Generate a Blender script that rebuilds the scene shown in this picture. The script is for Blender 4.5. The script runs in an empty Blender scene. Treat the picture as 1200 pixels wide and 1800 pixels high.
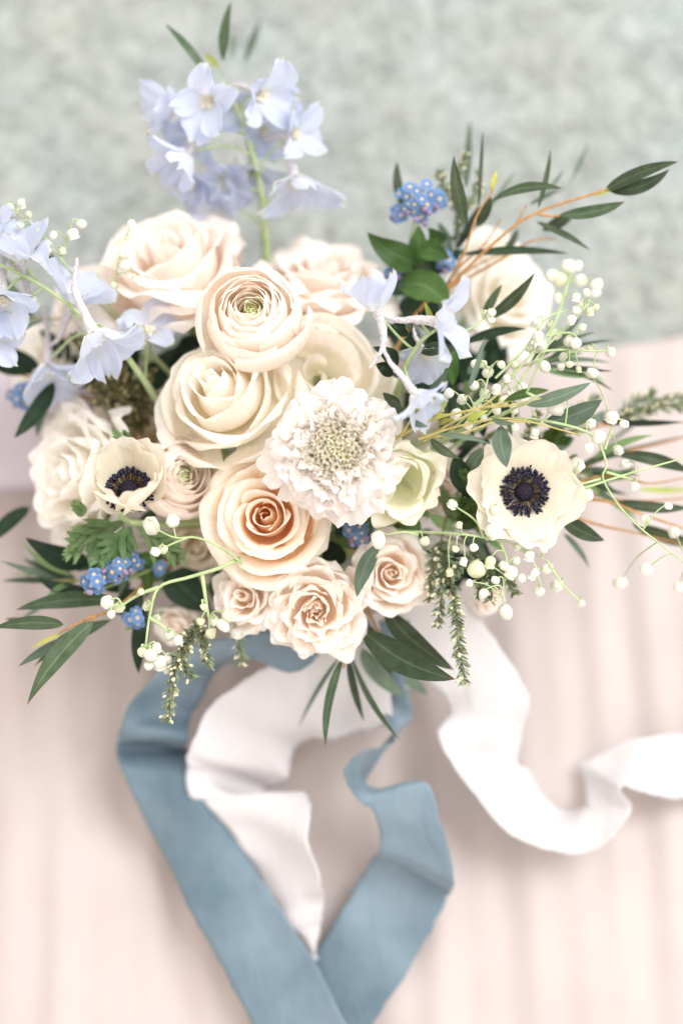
import bpy, math
import numpy as np
from mathutils import Matrix, Vector

# ------------------------------------------------------------------ camera, world, lamps, exposure
sc = bpy.context.scene
COL = sc.collection
PITCH = math.radians(78)
SLANT = 0.98
FWD = np.array((0, math.cos(PITCH), -math.sin(PITCH)))
RT = np.array((1.0, 0, 0))
UP = np.array((0, math.sin(PITCH), math.cos(PITCH)))
CAM = -FWD * SLANT
FOCUS = 0.805
cd = bpy.data.cameras.new('camera')
cd.sensor_fit = 'VERTICAL'; cd.sensor_height = 36; cd.sensor_width = 24; cd.lens = 50
cd.clip_start = 0.02; cd.clip_end = 50
cd.dof.use_dof = True; cd.dof.focus_distance = FOCUS; cd.dof.aperture_fstop = 1.4
cam = bpy.data.objects.new('camera', cd); COL.objects.link(cam)
cam.location = CAM; cam.rotation_euler = (math.radians(90) - PITCH, 0, 0)
sc.camera = cam

w = bpy.data.worlds.new('World'); sc.world = w; w.use_nodes = True
bg = w.node_tree.nodes['Background']
bg.inputs[0].default_value = (1.0, 0.915, 0.845, 1); bg.inputs[1].default_value = 1.06

def area(name, loc, target, size, power, color):
    l = bpy.data.lights.new(name, 'AREA'); l.shape = 'SQUARE'; l.size = size; l.energy = power; l.color = color
    o = bpy.data.objects.new(name, l); COL.objects.link(o); o.location = loc
    o.rotation_euler = (Vector(target) - Vector(loc)).to_track_quat('-Z', 'Y').to_euler()
area('window_light', (1.75, 1.25, 3.1), (0, 0.0, 0.1), 1.9, 90, (0.955, 0.98, 1.0))

sc.view_settings.view_transform = 'Standard'; sc.view_settings.look = 'None'
sc.view_settings.exposure = 0.63; sc.view_settings.gamma = 1; sc.view_settings.use_curve_mapping = False
sc.render.engine = 'CYCLES'
sc.cycles.use_denoising = True
sc.cycles.max_bounces = 18; sc.cycles.diffuse_bounces = 14; sc.cycles.transmission_bounces = 14; sc.cycles.transparent_max_bounces = 8

# ------------------------------------------------------------------ points in the place
K = 0.72 / 1800
def P(x, y, d):
    return CAM + d * FWD + RT * ((x - 600) * K * d) + UP * ((900 - y) * K * d)
def PH(x, y, h):
    r = FWD + RT * ((x - 600) * K) + UP * ((900 - y) * K)
    return CAM + r * ((h - CAM[2]) / r[2])
def PX(n, d=0.82): return n * K * d
def DIR(a, b, c):
    v = RT * a + UP * b - FWD * c
    return v / np.linalg.norm(v)
def nrm(v): return v / (np.linalg.norm(v) + 1e-12)
RS = np.random.RandomState

# ------------------------------------------------------------------ mesh helpers
def mesh(name, verts, faces, mat, uv=None, smooth=True):
    me = bpy.data.meshes.new(name)
    verts = np.asarray(verts, dtype=np.float32)
    me.from_pydata(verts.tolist(), [], [list(map(int, f)) for f in faces])
    if uv is not None:
        ul = me.uv_layers.new(name='UVMap')
        li = np.empty(len(me.loops), dtype=np.int32); me.loops.foreach_get('vertex_index', li)
        ul.data.foreach_set('uv', np.asarray(uv, dtype=np.float32)[li].ravel())
    if smooth: me.polygons.foreach_set('use_smooth', [True] * len(me.polygons))
    me.materials.append(mat); me.update()
    return me

class MB:
    """collects grids and tubes into one mesh"""
    def __init__(s): s.v = []; s.f = []; s.uv = []; s.n = 0
    def grid(s, pts, closed=False):
        nv, nu = pts.shape[:2]
        idx = np.arange(nv * nu).reshape(nv, nu) + s.n
        a = idx[:-1, :-1]; b = idx[:-1, 1:]; c = idx[1:, 1:]; d = idx[1:, :-1]
        q = np.stack([a, b, c, d], -1).reshape(-1, 4)
        if closed:
            e = np.stack([idx[:-1, -1], idx[:-1, 0], idx[1:, 0], idx[1:, -1]], -1)
            q = np.concatenate([q, e])
        s.f += q.tolist()
        U, V = np.meshgrid(np.linspace(0, 1, nu), np.linspace(0, 1, nv))
        s.v.append(pts.reshape(-1, 3)); s.uv.append(np.stack([U, V], -1).reshape(-1, 2)); s.n += nv * nu
        return s
    def tube(s, pts, rad, seg=6):
        pts = np.asarray(pts, float); n = len(pts)
        rad = np.broadcast_to(np.asarray(rad, float), (n,))
        tan = np.gradient(pts, axis=0)
        ref = np.array((0.31, 0.2, 0.93)); g = []
        for i in range(n):
            t = nrm(tan[i]); a = ref - t * ref.dot(t)
            if np.linalg.norm(a) < 1e-4: a = np.cross(t, (1, 0, 0))
            a = nrm(a); b = np.cross(t, a); ref = a
            th = np.linspace(0, 2 * math.pi, seg, endpoint=False)
            g.append(pts[i] + rad[i] * (np.cos(th)[:, None] * a + np.sin(th)[:, None] * b))
        return s.grid(np.array(g), closed=True)
    def blob(s, c, r, axis=(0, 0, 1), long=1.0, seg=6, rings=5):
        axis = nrm(np.asarray(axis, float)); c = np.asarray(c, float)
        a = nrm(np.cross(axis, (0.3, 0.8, 0.52))); b = np.cross(axis, a)
        ph = np.linspace(0.02, math.pi - 0.02, rings); th = np.linspace(0, 2 * math.pi, seg, endpoint=False)
        g = np.array([c + axis * (-math.cos(p) * r * long) + r * math.sin(p) * (np.cos(th)[:, None] * a + np.sin(th)[:, None] * b) for p in ph])
        return s.grid(g, closed=True)
    def mesh(s, name, mat):
        return mesh(name, np.concatenate(s.v), s.f, mat, np.concatenate(s.uv))

def gm(name, pts, mat, closed=False):
    return MB().grid(pts, closed).mesh(name, mat)

def obj(name, me, parent=None, M=None):
    o = bpy.data.objects.new(name, me); COL.objects.link(o)
    if parent is not None: o.parent = parent
    if M is not None: o.matrix_basis = M
    return o
def tag(o, label, cat, group=None, kind=None):
    o['label'] = label
    if cat: o['category'] = cat
    if group: o['group'] = group
    if kind: o['kind'] = kind
    return o
def thing(name, label, cat, base, group=None):
    o = bpy.data.objects.new(name, None); o.empty_display_size = 0.01; COL.objects.link(o)
    o.location = base
    return tag(o, label, cat, group)
def rel(t, M=None):
    """matrix of a part that is given in world coordinates (or frame M) under thing t"""
    T = Matrix.Translation(-Vector(t.location))
    return T if M is None else T @ M
def frame(origin, z, roll=0.0):
    z = nrm(np.asarray(z, float))
    x = UP - z * UP.dot(z)
    if np.linalg.norm(x) < 0.05: x = RT - z * RT.dot(z)
    x = nrm(x); y = np.cross(z, x)
    c, s_ = math.cos(roll), math.sin(roll)
    X = x * c + y * s_; Y = np.cross(z, X)
    return Matrix(((X[0], Y[0], z[0], origin[0]), (X[1], Y[1], z[1], origin[1]), (X[2], Y[2], z[2], origin[2]), (0, 0, 0, 1)))

def catmull(p, n):
    p = np.asarray(p, float)
    if len(p) == 2: p = np.array([p[0], (p[0] + p[1]) / 2, p[1]])
    q = np.concatenate([[2 * p[0] - p[1]], p, [2 * p[-1] - p[-2]]])
    k = len(p) - 1
    out = []
    for s_ in np.linspace(0, k - 1e-9, n):
        i = int(s_); t = s_ - i
        a, b, c, d = q[i], q[i + 1], q[i + 2], q[i + 3]
        out.append(0.5 * ((2 * b) + (c - a) * t + (2 * a - 5 * b + 4 * c - d) * t * t + (3 * b - a - 3 * c + d) * t ** 3))
    return np.array(out)

def wob(x, rng, k=3, f=3.0):
    r = np.zeros_like(x)
    for j in range(k):
        r = r + np.sin(x * f * (j + 1) * rng.uniform(0.7, 1.3) + rng.uniform(0, 6.28)) / (j + 1) ** 0.7
    return r

# ------------------------------------------------------------------ materials
def nodes(name):
    m = bpy.data.materials.new(name); m.use_nodes = True
    nt = m.node_tree; nt.nodes.clear()
    out = nt.nodes.new('ShaderNodeOutputMaterial')
    return m, nt, out
def N(nt, t, **kw):
    n = nt.nodes.new('ShaderNode' + t)
    for k, v in kw.items(): setattr(n, k, v)
    return n
def rgba(c): return (c[0], c[1], c[2], 1)

def ramp(nt, fac, stops):
    r = N(nt, 'ValToRGB'); e = r.color_ramp.elements
    while len(e) < len(stops): e.new(0.5)
    for el, (p, c) in zip(e, stops): el.position = p; el.color = rgba(c)
    if fac is not None: nt.links.new(fac, r.inputs[0])
    return r

def petal_mat(name, stops, transl=0.50, rough=0.55, vein=0.06, var=0.035, spec=0.25, vscale=(30, 1.6, 1), rim=0.4):
    """pigment runs from the claw (v = 0) to the margin (v = 1), fine veins along the petal"""
    m, nt, out = nodes(name); L = nt.links.new
    uv = N(nt, 'UVMap'); sep = N(nt, 'SeparateXYZ'); L(uv.outputs[0], sep.inputs[0])
    oi = N(nt, 'ObjectInfo')
    co = N(nt, 'TexCoord')
    n1 = N(nt, 'TexNoise'); n1.inputs['Scale'].default_value = 70; n1.inputs['Detail'].default_value = 3
    L(co.outputs['Object'], n1.inputs['Vector'])
    ad = N(nt, 'Math', operation='MULTIPLY_ADD'); ad.inputs[1].default_value = 0.22; L(n1.outputs[0], ad.inputs[0])
    sb = N(nt, 'Math', operation='SUBTRACT'); sb.inputs[1].default_value = 0.11
    L(sep.outputs[1], sb.inputs[0]); L(sb.outputs[0], ad.inputs[2])
    rp = ramp(nt, ad.outputs[0], stops)
    mp = N(nt, 'Mapping'); mp.inputs['Scale'].default_value = vscale; L(uv.outputs[0], mp.inputs[0])
    mpl = N(nt, 'VectorMath', operation='ADD'); L(mp.outputs[0], mpl.inputs[0])
    rv = N(nt, 'CombineXYZ'); rm = N(nt, 'MATH' if False else 'Math', operation='MULTIPLY'); rm.inputs[1].default_value = 57
    L(oi.outputs['Random'], rm.inputs[0]); L(rm.outputs[0], rv.inputs[2]); L(rv.outputs[0], mpl.inputs[1])
    n2 = N(nt, 'TexNoise'); n2.inputs['Scale'].default_value = 1.0; n2.inputs['Detail'].default_value = 4
    L(mpl.outputs[0], n2.inputs['Vector'])
    hv = N(nt, 'HueSaturation')
    mr = N(nt, 'MapRange'); mr.inputs[1].default_value = 0.3; mr.inputs[2].default_value = 0.7
    mr.inputs[3].default_value = 1 - vein; mr.inputs[4].default_value = 1 + vein * 0.5
    L(n2.outputs[0], mr.inputs[0])
    m2 = N(nt, 'MapRange'); m2.inputs[3].default_value = 1 - var; m2.inputs[4].default_value = 1 + var * 0.4; L(oi.outputs['Random'], m2.inputs[0])
    mm = N(nt, 'Math', operation='MULTIPLY'); L(mr.outputs[0], mm.inputs[0]); L(m2.outputs[0], mm.inputs[1])
    L(mm.outputs[0], hv.inputs['Value']); L(rp.outputs[0], hv.inputs['Color'])
    hout = hv.outputs[0]
    if rim:
        rn = N(nt, 'TexNoise'); rn.inputs['Scale'].default_value = 190; rn.inputs['Detail'].default_value = 3; L(co.outputs['Object'], rn.inputs['Vector'])
        re = N(nt, 'MapRange'); re.inputs[1].default_value = 0.90; re.inputs[2].default_value = 1.0; L(sep.outputs[1], re.inputs[0])
        rg = N(nt, 'MapRange'); rg.inputs[1].default_value = 0.52; rg.inputs[2].default_value = 0.68; L(rn.outputs[0], rg.inputs[0])
        rx = N(nt, 'Math', operation='MULTIPLY'); L(re.outputs[0], rx.inputs[0]); L(rg.outputs[0], rx.inputs[1])
        ry = N(nt, 'Math', operation='MULTIPLY'); ry.inputs[1].default_value = rim; L(rx.outputs[0], ry.inputs[0])
        rc = N(nt, 'MixRGB'); rc.inputs[2].default_value = (.70, .50, .30, 1); L(hout, rc.inputs[1]); L(ry.outputs[0], rc.inputs[0]); hout = rc.outputs[0]
    bp = N(nt, 'Bump'); bp.inputs['Strength'].default_value = 0.20; bp.inputs['Distance'].default_value = 0.001
    bh = N(nt, 'Math', operation='MULTIPLY_ADD'); bh.inputs[1].default_value = 2.2; L(n1.outputs[0], bh.inputs[0]); L(n2.outputs[0], bh.inputs[2])
    L(bh.outputs[0], bp.inputs['Height'])
    pb = N(nt, 'BsdfPrincipled'); pb.inputs['Roughness'].default_value = rough; pb.inputs['Specular IOR Level'].default_value = spec
    L(hout, pb.inputs['Base Color']); L(bp.outputs[0], pb.inputs['Normal'])
    tr = N(nt, 'BsdfTranslucent'); L(hout, tr.inputs[0])
    mx = N(nt, 'MixShader'); mx.inputs[0].default_value = transl
    L(pb.outputs[0], mx.inputs[1]); L(tr.outputs[0], mx.inputs[2]); L(mx.outputs[0], out.inputs[0])
    return m

def leaf_mat(name, top, under, transl=0.22, rough=0.4, midrib=0.4, tip=None, spec=0.14):
    m, nt, out = nodes(name); L = nt.links.new
    uv = N(nt, 'UVMap'); sep = N(nt, 'SeparateXYZ'); L(uv.outputs[0], sep.inputs[0])
    oi = N(nt, 'ObjectInfo'); co = N(nt, 'TexCoord'); ge = N(nt, 'NewGeometry')
    n1 = N(nt, 'TexNoise'); n1.inputs['Scale'].default_value = 160; n1.inputs['Detail'].default_value = 5; L(co.outputs['Object'], n1.inputs['Vector'])
    mc = N(nt, 'MixRGB'); mc.inputs[1].default_value = rgba(top); mc.inputs[2].default_value = rgba(under)
    # midrib and fine side veins
    a = N(nt, 'Math', operation='SUBTRACT'); a.inputs[1].default_value = 0.5; L(sep.outputs[0], a.inputs[0])
    ab = N(nt, 'Math', operation='ABSOLUTE'); L(a.outputs[0], ab.inputs[0])
    rb = N(nt, 'MapRange'); rb.inputs[1].default_value = 0.02; rb.inputs[2].default_value = 0.06; rb.inputs[3].default_value = midrib; rb.inputs[4].default_value = 0
    L(ab.outputs[0], rb.inputs[0])
    nm = N(nt, 'Math', operation='MULTIPLY_ADD'); nm.inputs[1].default_value = 0.55; L(n1.outputs[0], nm.inputs[0]); nm.inputs[2].default_value = -0.12
    s2 = N(nt, 'Math', operation='ADD'); L(nm.outputs[0], s2.inputs[0]); L(rb.outputs[0], s2.inputs[1]); s2.use_clamp = True
    bf = N(nt, 'Math', operation='MULTIPLY_ADD'); bf.inputs[1].default_value = 0.5; L(ge.outputs['Backfacing'], bf.inputs[0]); L(s2.outputs[0], bf.inputs[2]); bf.use_clamp = True
    L(bf.outputs[0], mc.inputs[0])
    hv = N(nt, 'HueSaturation'); mr = N(nt, 'MapRange'); mr.inputs[3].default_value = 0.70; mr.inputs[4].default_value = 1.5; L(oi.outputs['Random'], mr.inputs[0]); L(mr.outputs[0], hv.inputs['Value'])
    L(mc.outputs[0], hv.inputs['Color'])
    mh = N(nt, 'MapRange'); mh.inputs[3].default_value = 0.475; mh.inputs[4].default_value = 0.515; rq = N(nt, 'Math', operation='FRACT'); rw = N(nt, 'Math', operation='MULTIPLY'); rw.inputs[1].default_value = 7.3
    L(oi.outputs['Random'], rw.inputs[0]); L(rw.outputs[0], rq.inputs[0]); L(rq.outputs[0], mh.inputs[0]); L(mh.outputs[0], hv.inputs['Hue'])
    colr = hv.outputs[0]
    if tip is not None:
        tm = N(nt, 'MixRGB'); tm.inputs[2].default_value = rgba(tip); L(colr, tm.inputs[1])
        tf = N(nt, 'MapRange'); tf.inputs[1].default_value = 0.93; tf.inputs[2].default_value = 1.0; L(sep.outputs[1], tf.inputs[0]); L(tf.outputs[0], tm.inputs[0]); colr = tm.outputs[0]
    bp = N(nt, 'Bump'); bp.inputs['Strength'].default_value = 0.25; bp.inputs['Distance'].default_value = 0.0008; L(n1.outputs[0], bp.inputs['Height'])
    pb = N(nt, 'BsdfPrincipled'); pb.inputs['Roughness'].default_value = rough; pb.inputs['Specular IOR Level'].default_value = spec
    L(colr, pb.inputs['Base Color']); L(bp.outputs[0], pb.inputs['Normal'])
    tr = N(nt, 'BsdfTranslucent'); L(colr, tr.inputs[0])
    mx = N(nt, 'MixShader'); mx.inputs[0].default_value = transl
    L(pb.outputs[0], mx.inputs[1]); L(tr.outputs[0], mx.inputs[2]); L(mx.outputs[0], out.inputs[0])
    return m

def plain_mat(name, c1, c2, scale=200, rough=0.5, transl=0.0, spec=0.3, bump=0.2):
    m, nt, out = nodes(name); L = nt.links.new
    co = N(nt, 'TexCoord'); n1 = N(nt, 'TexNoise'); n1.inputs['Scale'].default_value = scale; n1.inputs['Detail'].default_value = 4
    L(co.outputs['Object'], n1.inputs['Vector'])
    rp = ramp(nt, n1.outputs[0], [(0.32, c1), (0.68, c2)])
    bp = N(nt, 'Bump'); bp.inputs['Strength'].default_value = bump; bp.inputs['Distance'].default_value = 0.001; L(n1.outputs[0], bp.inputs['Height'])
    pb = N(nt, 'BsdfPrincipled'); pb.inputs['Roughness'].default_value = rough; pb.inputs['Specular IOR Level'].default_value = spec
    L(rp.outputs[0], pb.inputs['Base Color']); L(bp.outputs[0], pb.inputs['Normal'])
    if transl > 0:
        tr = N(nt, 'BsdfTranslucent'); L(rp.outputs[0], tr.inputs[0])
        mx = N(nt, 'MixShader'); mx.inputs[0].default_value = transl
        L(pb.outputs[0], mx.inputs[1]); L(tr.outputs[0], mx.inputs[2]); L(mx.outputs[0], out.inputs[0])
    else: L(pb.outputs[0], out.inputs[0])
    return m

M = {}
M['cream'] = petal_mat('cream_petal', [(0.0, (.84, .86, .62)), (0.22, (.965, .91, .77)), (0.6, (.98, .935, .87)), (0.92, (.975, .95, .895)), (1.0, (.96, .955, .86))])
M['blush'] = petal_mat('blush_petal', [(0.0, (.97, .89, .75)), (0.3, (.98, .895, .82)), (0.65, (.98, .92, .87)), (1.0, (.975, .94, .905))])
M['peach'] = petal_mat('peach_petal', [(0.0, (.99, .70, .37)), (0.35, (.99, .78, .54)), (0.7, (.985, .875, .735)), (1.0, (.98, .94, .87))])
M['tan'] = petal_mat('pale_tan_petal', [(0.0, (.86, .84, .60)), (0.4, (.97, .895, .77)), (1.0, (.965, .92, .85))])
M['white'] = petal_mat('ivory_petal', [(0.0, (.92, .89, .72)), (0.3, (.975, .945, .88)), (1.0, (.97, .955, .925))])
M['ranunculus'] = petal_mat('ranunculus_petal', [(0.0, (.97, .885, .74)), (0.5, (.98, .91, .84)), (0.9, (.98, .93, .885)), (1.0, (.975, .955, .93))], transl=0.52)
M['spray'] = petal_mat('spray_rose_petal', [(0.0, (.98, .86, .69)), (0.4, (.98, .895, .81)), (0.8, (.975, .92, .87)), (1.0, (.97, .945, .91))], transl=0.5)
M['anemone'] = petal_mat('anemone_petal', [(0.0, (.78, .76, .54)), (0.3, (.86, .81, .68)), (0.85, (.88, .84, .75)), (1.0, (.90, .83, .75))], vein=0.05)
M['greenbud'] = petal_mat('greenish_petal', [(0.0, (.62, .68, .34)), (0.4, (.91, .90, .72)), (1.0, (.955, .94, .84))])
M['scab'] = petal_mat('scabiosa_petal', [(0.0, (.88, .84, .66)), (0.3, (.86, .82, .77)), (1.0, (.86, .82, .80))], transl=0.35)
M['scabdisc'] = petal_mat('scabiosa_disc', [(0.0, (.66, .62, .32)), (0.35, (.84, .79, .60)), (0.7, (.88, .83, .75)), (1.0, (.88, .84, .79))], transl=0.4)
M['delph'] = petal_mat('delphinium_petal', [(0.0, (.88, .88, .86)), (0.3, (.70, .745, .86)), (0.84, (.62, .685, .86)), (0.93, (.67, .725, .86)), (1.0, (.56, .60, .48))], vein=0.10, transl=0.45)
M['spur'] = plain_mat('delphinium_spur', (.50, .47, .50), (.80, .78, .80), 700, 0.6, 0.2, bump=1.0)
M['eye'] = plain_mat('delphinium_eye', (.80, .76, .62), (.90, .88, .78), 300, 0.6, 0.2)
M['fmn'] = petal_mat('forget_me_not_petal', [(0.0, (.50, .55, .76)), (0.4, (.12, .23, .48)), (1.0, (.19, .34, .60))], vein=0.12, var=0.25, transl=0.25)
M['fmneye'] = plain_mat('forget_me_not_eye', (.62, .48, .22), (.78, .66, .36), 900)
M['fmnbud'] = plain_mat('forget_me_not_bud', (.20, .14, .26), (.30, .23, .33), 500)
M['bell'] = plain_mat('bell_flower', (.80, .80, .71), (.87, .87, .80), 180, 0.5, 0.3)
M['bellpale'] = plain_mat('bell_bud', (.72, .76, .50), (.84, .84, .66), 180, 0.5, 0.3)
M['stem'] = plain_mat('green_stem', (.16, .26, .08), (.30, .40, .16), 150, 0.5)
M['palestem'] = plain_mat('pale_green_stem', (.36, .48, .22), (.50, .60, .34), 150, 0.5, 0.1)
M['orange'] = plain_mat('orange_twig', (.32, .15, .05), (.46, .26, .10), 220, 0.5)
M['yellowtwig'] = plain_mat('yellow_green_twig', (.34, .28, .08), (.46, .41, .17), 220, 0.5)
M['willow'] = leaf_mat('willow_eucalyptus_leaf', (.034, .058, .030), (.15, .195, .12), tip=(.20, .09, .05))
M['grey'] = leaf_mat('grey_green_leaf', (.075, .115, .080), (.20, .25, .195), rough=0.6)
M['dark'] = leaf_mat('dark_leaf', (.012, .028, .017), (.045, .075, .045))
M['bright'] = leaf_mat('bright_green_leaf', (.045, .10, .025), (.13, .21, .075), transl=0.3)
M['fern'] = leaf_mat('collar_leaf', (.14, .24, .10), (.28, .38, .20), rough=0.6)
M['young'] = leaf_mat('young_leaf', (.26, .30, .06), (.46, .46, .16))
M['heather'] = plain_mat('heather_needle', (.09, .14, .075), (.30, .34, .22), 500, 0.6)
M['heatherbud'] = plain_mat('heather_bud', (.50, .48, .30), (.76, .72, .55), 400, 0.6, 0.1)
M['brownheather'] = plain_mat('brown_heather', (.07, .07, .035), (.22, .20, .09), 300, 0.6)
M['seedbud'] = plain_mat('olive_seed_bud', (.24, .21, .10), (.40, .36, .20), 400, 0.6)
M['stamen'] = plain_mat('dark_anther', (.005, .005, .013), (.026, .020, .050), 500, 0.45)
M['filament'] = plain_mat('filament', (.08, .05, .025), (.20, .14, .06), 500, 0.5)
M['pistil'] = plain_mat('dark_pistil', (.006, .004, .010), (.022, .014, .030), 1400, 0.6, bump=0.8)
M['heart'] = plain_mat('pale_green_heart', (.52, .56, .26), (.70, .72, .44), 300, 0.6, 0.2)
M['sepal'] = leaf_mat('sepal', (.10, .17, .05), (.24, .32, .12))

# ------------------------------------------------------------------ the surface: plush carpet and blush cloth
def carpet_mat():
    m, nt, out = nodes('sage_plush'); L = nt.links.new
    co = N(nt, 'TexCoord')
    n0 = N(nt, 'TexNoise'); n0.inputs['Scale'].default_value = 9; n0.inputs['Detail'].default_value = 3
    n1 = N(nt, 'TexNoise'); n1.inputs['Scale'].default_value = 62; n1.inputs['Detail'].default_value = 7; n1.inputs['Roughness'].default_value = 0.6; n1.inputs['Distortion'].default_value = 1.1
    n2 = N(nt, 'TexNoise'); n2.inputs['Scale'].default_value = 240; n2.inputs['Detail'].default_value = 6; n2.inputs['Distortion'].default_value = 2.0
    for n in (n0, n1, n2): L(co.outputs['Object'], n.inputs['Vector'])
    r1 = ramp(nt, n1.outputs[0], [(0.28, (.235, .262, .250)), (0.50, (.315, .342, .333)), (0.70, (.41, .432, .430))])
    r0 = ramp(nt, n0.outputs[0], [(0.35, (.95, .99, 1.0)), (0.65, (1.0, .99, .95))])
    mu = N(nt, 'MixRGB', blend_type='MULTIPLY'); mu.inputs[0].default_value = 1; L(r1.outputs[0], mu.inputs[1]); L(r0.outputs[0], mu.inputs[2])
    r2 = ramp(nt, n2.outputs[0], [(0.3, (.8, .8, .8)), (0.7, (1.1, 1.1, 1.1))])
    mu2 = N(nt, 'MixRGB', blend_type='MULTIPLY'); mu2.inputs[0].default_value = 1.0; L(mu.outputs[0], mu2.inputs[1]); L(r2.outputs[0], mu2.inputs[2])
    bp = N(nt, 'Bump'); bp.inputs['Strength'].default_value = 0.5; bp.inputs['Distance'].default_value = 0.004; L(n1.outputs[0], bp.inputs['Height'])
    pb = N(nt, 'BsdfPrincipled'); pb.inputs['Roughness'].default_value = 0.95; pb.inputs['Specular IOR Level'].default_value = 0.05
    pb.inputs['Sheen Weight'].default_value = 0.3; pb.inputs['Sheen Roughness'].default_value = 0.5
    L(mu2.outputs[0], pb.inputs['Base Color']); L(bp.outputs[0], pb.inputs['Normal']); L(pb.outputs[0], out.inputs[0])
    return m
def cloth_mat(name, c1, c2, rough, sheen, transl=0.0, weave=1400, spec=0.25, patch=14, crease=0.0):
    m, nt, out = nodes(name); L = nt.links.new
    co = N(nt, 'TexCoord')
    n1 = N(nt, 'TexNoise'); n1.inputs['Scale'].default_value = patch; n1.inputs['Detail'].default_value = 5
    L(co.outputs['Object'], n1.inputs['Vector'])
    mp = N(nt, 'Mapping'); mp.inputs['Scale'].default_value = (1, 0.12, 1); L(co.outputs['Object'], mp.inputs[0])
    n2 = N(nt, 'TexNoise'); n2.inputs['Scale'].default_value = weave; n2.inputs['Detail'].default_value = 3; L(mp.outputs[0], n2.inputs['Vector'])
    rp = ramp(nt, n1.outputs[0], [(0.35, c1), (0.65, c2)])
    bp = N(nt, 'Bump'); bp.inputs['Strength'].default_value = 0.15; bp.inputs['Distance'].default_value = 0.0008; L(n2.outputs[0], bp.inputs['Height'])
    pb = N(nt, 'BsdfPrincipled'); pb.inputs['Roughness'].default_value = rough; pb.inputs['Specular IOR Level'].default_value = spec
    if crease:
        mc = N(nt, 'Mapping'); mc.inputs['Rotation'].default_value = (0, 0, .6); mc.inputs['Scale'].default_value = (1, .35, 1); L(co.outputs['Object'], mc.inputs[0])
        n3 = N(nt, 'TexNoise'); n3.inputs['Scale'].default_value = 55; n3.inputs['Detail'].default_value = 4; n3.inputs['Distortion'].default_value = 1.2; L(mc.outputs[0], n3.inputs['Vector'])
        b2 = N(nt, 'Bump'); b2.inputs['Strength'].default_value = crease; b2.inputs['Distance'].default_value = 0.006; L(n3.outputs[0], b2.inputs['Height']); L(bp.outputs[0], b2.inputs['Normal']); bp = b2
    pb.inputs['Sheen Weight'].default_value = sheen; pb.inputs['Sheen Roughness'].default_value = 0.35
    L(rp.outputs[0], pb.inputs['Base Color']); L(bp.outputs[0], pb.inputs['Normal'])
    if transl:
        tr = N(nt, 'BsdfTranslucent'); L(rp.outputs[0], tr.inputs[0]); mx = N(nt, 'MixShader'); mx.inputs[0].default_value = transl
        L(pb.outputs[0], mx.inputs[1]); L(tr.outputs[0], mx.inputs[2]); L(mx.outputs[0], out.inputs[0])
    else: L(pb.outputs[0], out.inputs[0])
    return m
M['carpet'] = carpet_mat()
M['cloth'] = cloth_mat('blush_cloth', (.450, .392, .378), (.475, .422, .412), 0.6, 0.12)
M['blue'] = cloth_mat('dusty_blue_velvet', (.085, .140, .182), (.165, .232, .282), 0.52, 0.25, weave=2600, spec=0.4, patch=15, crease=0.35)
M['silk'] = cloth_mat('white_silk', (.765, .75, .765), (.80, .79, .805), 0.36, 0.05, crease=0.3, transl=0.4, weave=2200)

rng = RS(3)
X, Y = np.meshgrid(np.linspace(-1.2, 1.2, 160), np.linspace(-1.1, 1.5, 170))
Z = -0.016 + 0.0022 * np.sin(X * 31 + 2 * np.sin(Y * 17)) * np.sin(Y * 27 + 1.5 * np.sin(X * 21))
carpet = obj('carpet', gm('carpet', np.stack([X, Y, Z], -1), M['carpet']))
tag(carpet, 'sage green plush carpet behind and under the blush cloth', None, kind='structure')

pile = MB(); prng = RS(5)
for k in range(5200):
    c = np.array((prng.uniform(-.62, .62), prng.uniform(.02, .62), -.0135)); a = prng.uniform(0, 6.28); l_ = prng.uniform(.006, .022); bend = prng.uniform(-1.6, 1.6)
    t_ = np.linspace(-.5, .5, 5); an = a + bend * t_
    p = c + np.stack([np.cumsum(np.cos(an)) * l_ / 4, np.cumsum(np.sin(an)) * l_ / 4, .004 * (1 - (2 * t_) ** 2) * prng.uniform(.2, 1)], -1)
    wn = np.stack([-np.sin(an), np.cos(an), 0 * an], -1) * .0007 * np.array((.3, 1, 1.1, 1, .3))[:, None]
    pile.grid(np.stack([p - wn, p + np.array((0, 0, .0005)), p + wn], 1))
M['pile'] = plain_mat('sage_pile', (.33, .358, .35), (.48, .50, .495), 40, 0.9, 0.2, spec=0.1)
pl = obj('pile', pile.mesh('pile', M['pile']), carpet); pl['kind'] = 'stuff'
def cloth_z(x, y, edge):
    """soft pleats running away from the camera, deeper at the lens side"""
    k = np.clip((edge - y) / 0.25, 0, 1)
    z = 0.0022 * np.sin(x * 128 + 1.6 * np.sin(y * 7) + 0.9 * np.sin(x * 31)) + 0.0016 * np.sin(x * 205 + 2.2 * np.sin(y * 5 + 1) + 2)
    z = z + 0.0026 * np.sin(x * 57 + 2.4 * np.sin(y * 3.1 + 0.4))
    z = 0.7 * z * (0.35 + 0.65 * k) + 0.001 * np.sin(y * 60 + 9 * np.sin(x * 9))
    # a cross fold at the side
    yl = PH(10, 875, 0)[1] + 0.10 * (x + 0.24)
    g = np.exp(-((y - yl - 0.012) / 0.012) ** 2) * 0.026 - np.exp(-((y - yl + 0.006) / 0.006) ** 2) * 0.005
    st = 0.03 / (1 + np.exp(-(y - yl - 0.004) / 0.003))
    z = z + (g * .15 + 0 * st) / (1 + np.exp((x + 0.175) / 0.010))
    return z
xs = np.linspace(-0.75, 0.75, 330)
e0, e1 = PH(0, 645, 0), PH(1200, 576, 0)
edge = e0[1] + (xs - e0[0]) / (e1[0] - e0[0]) * (e1[1] - e0[1]) + 0.005 * np.sin(xs * 19 + .7) + 0.0025 * np.sin(xs * 53 + 1) + .001 * np.sin(xs * 131)
vv = np.linspace(0, 1, 200)
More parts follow.
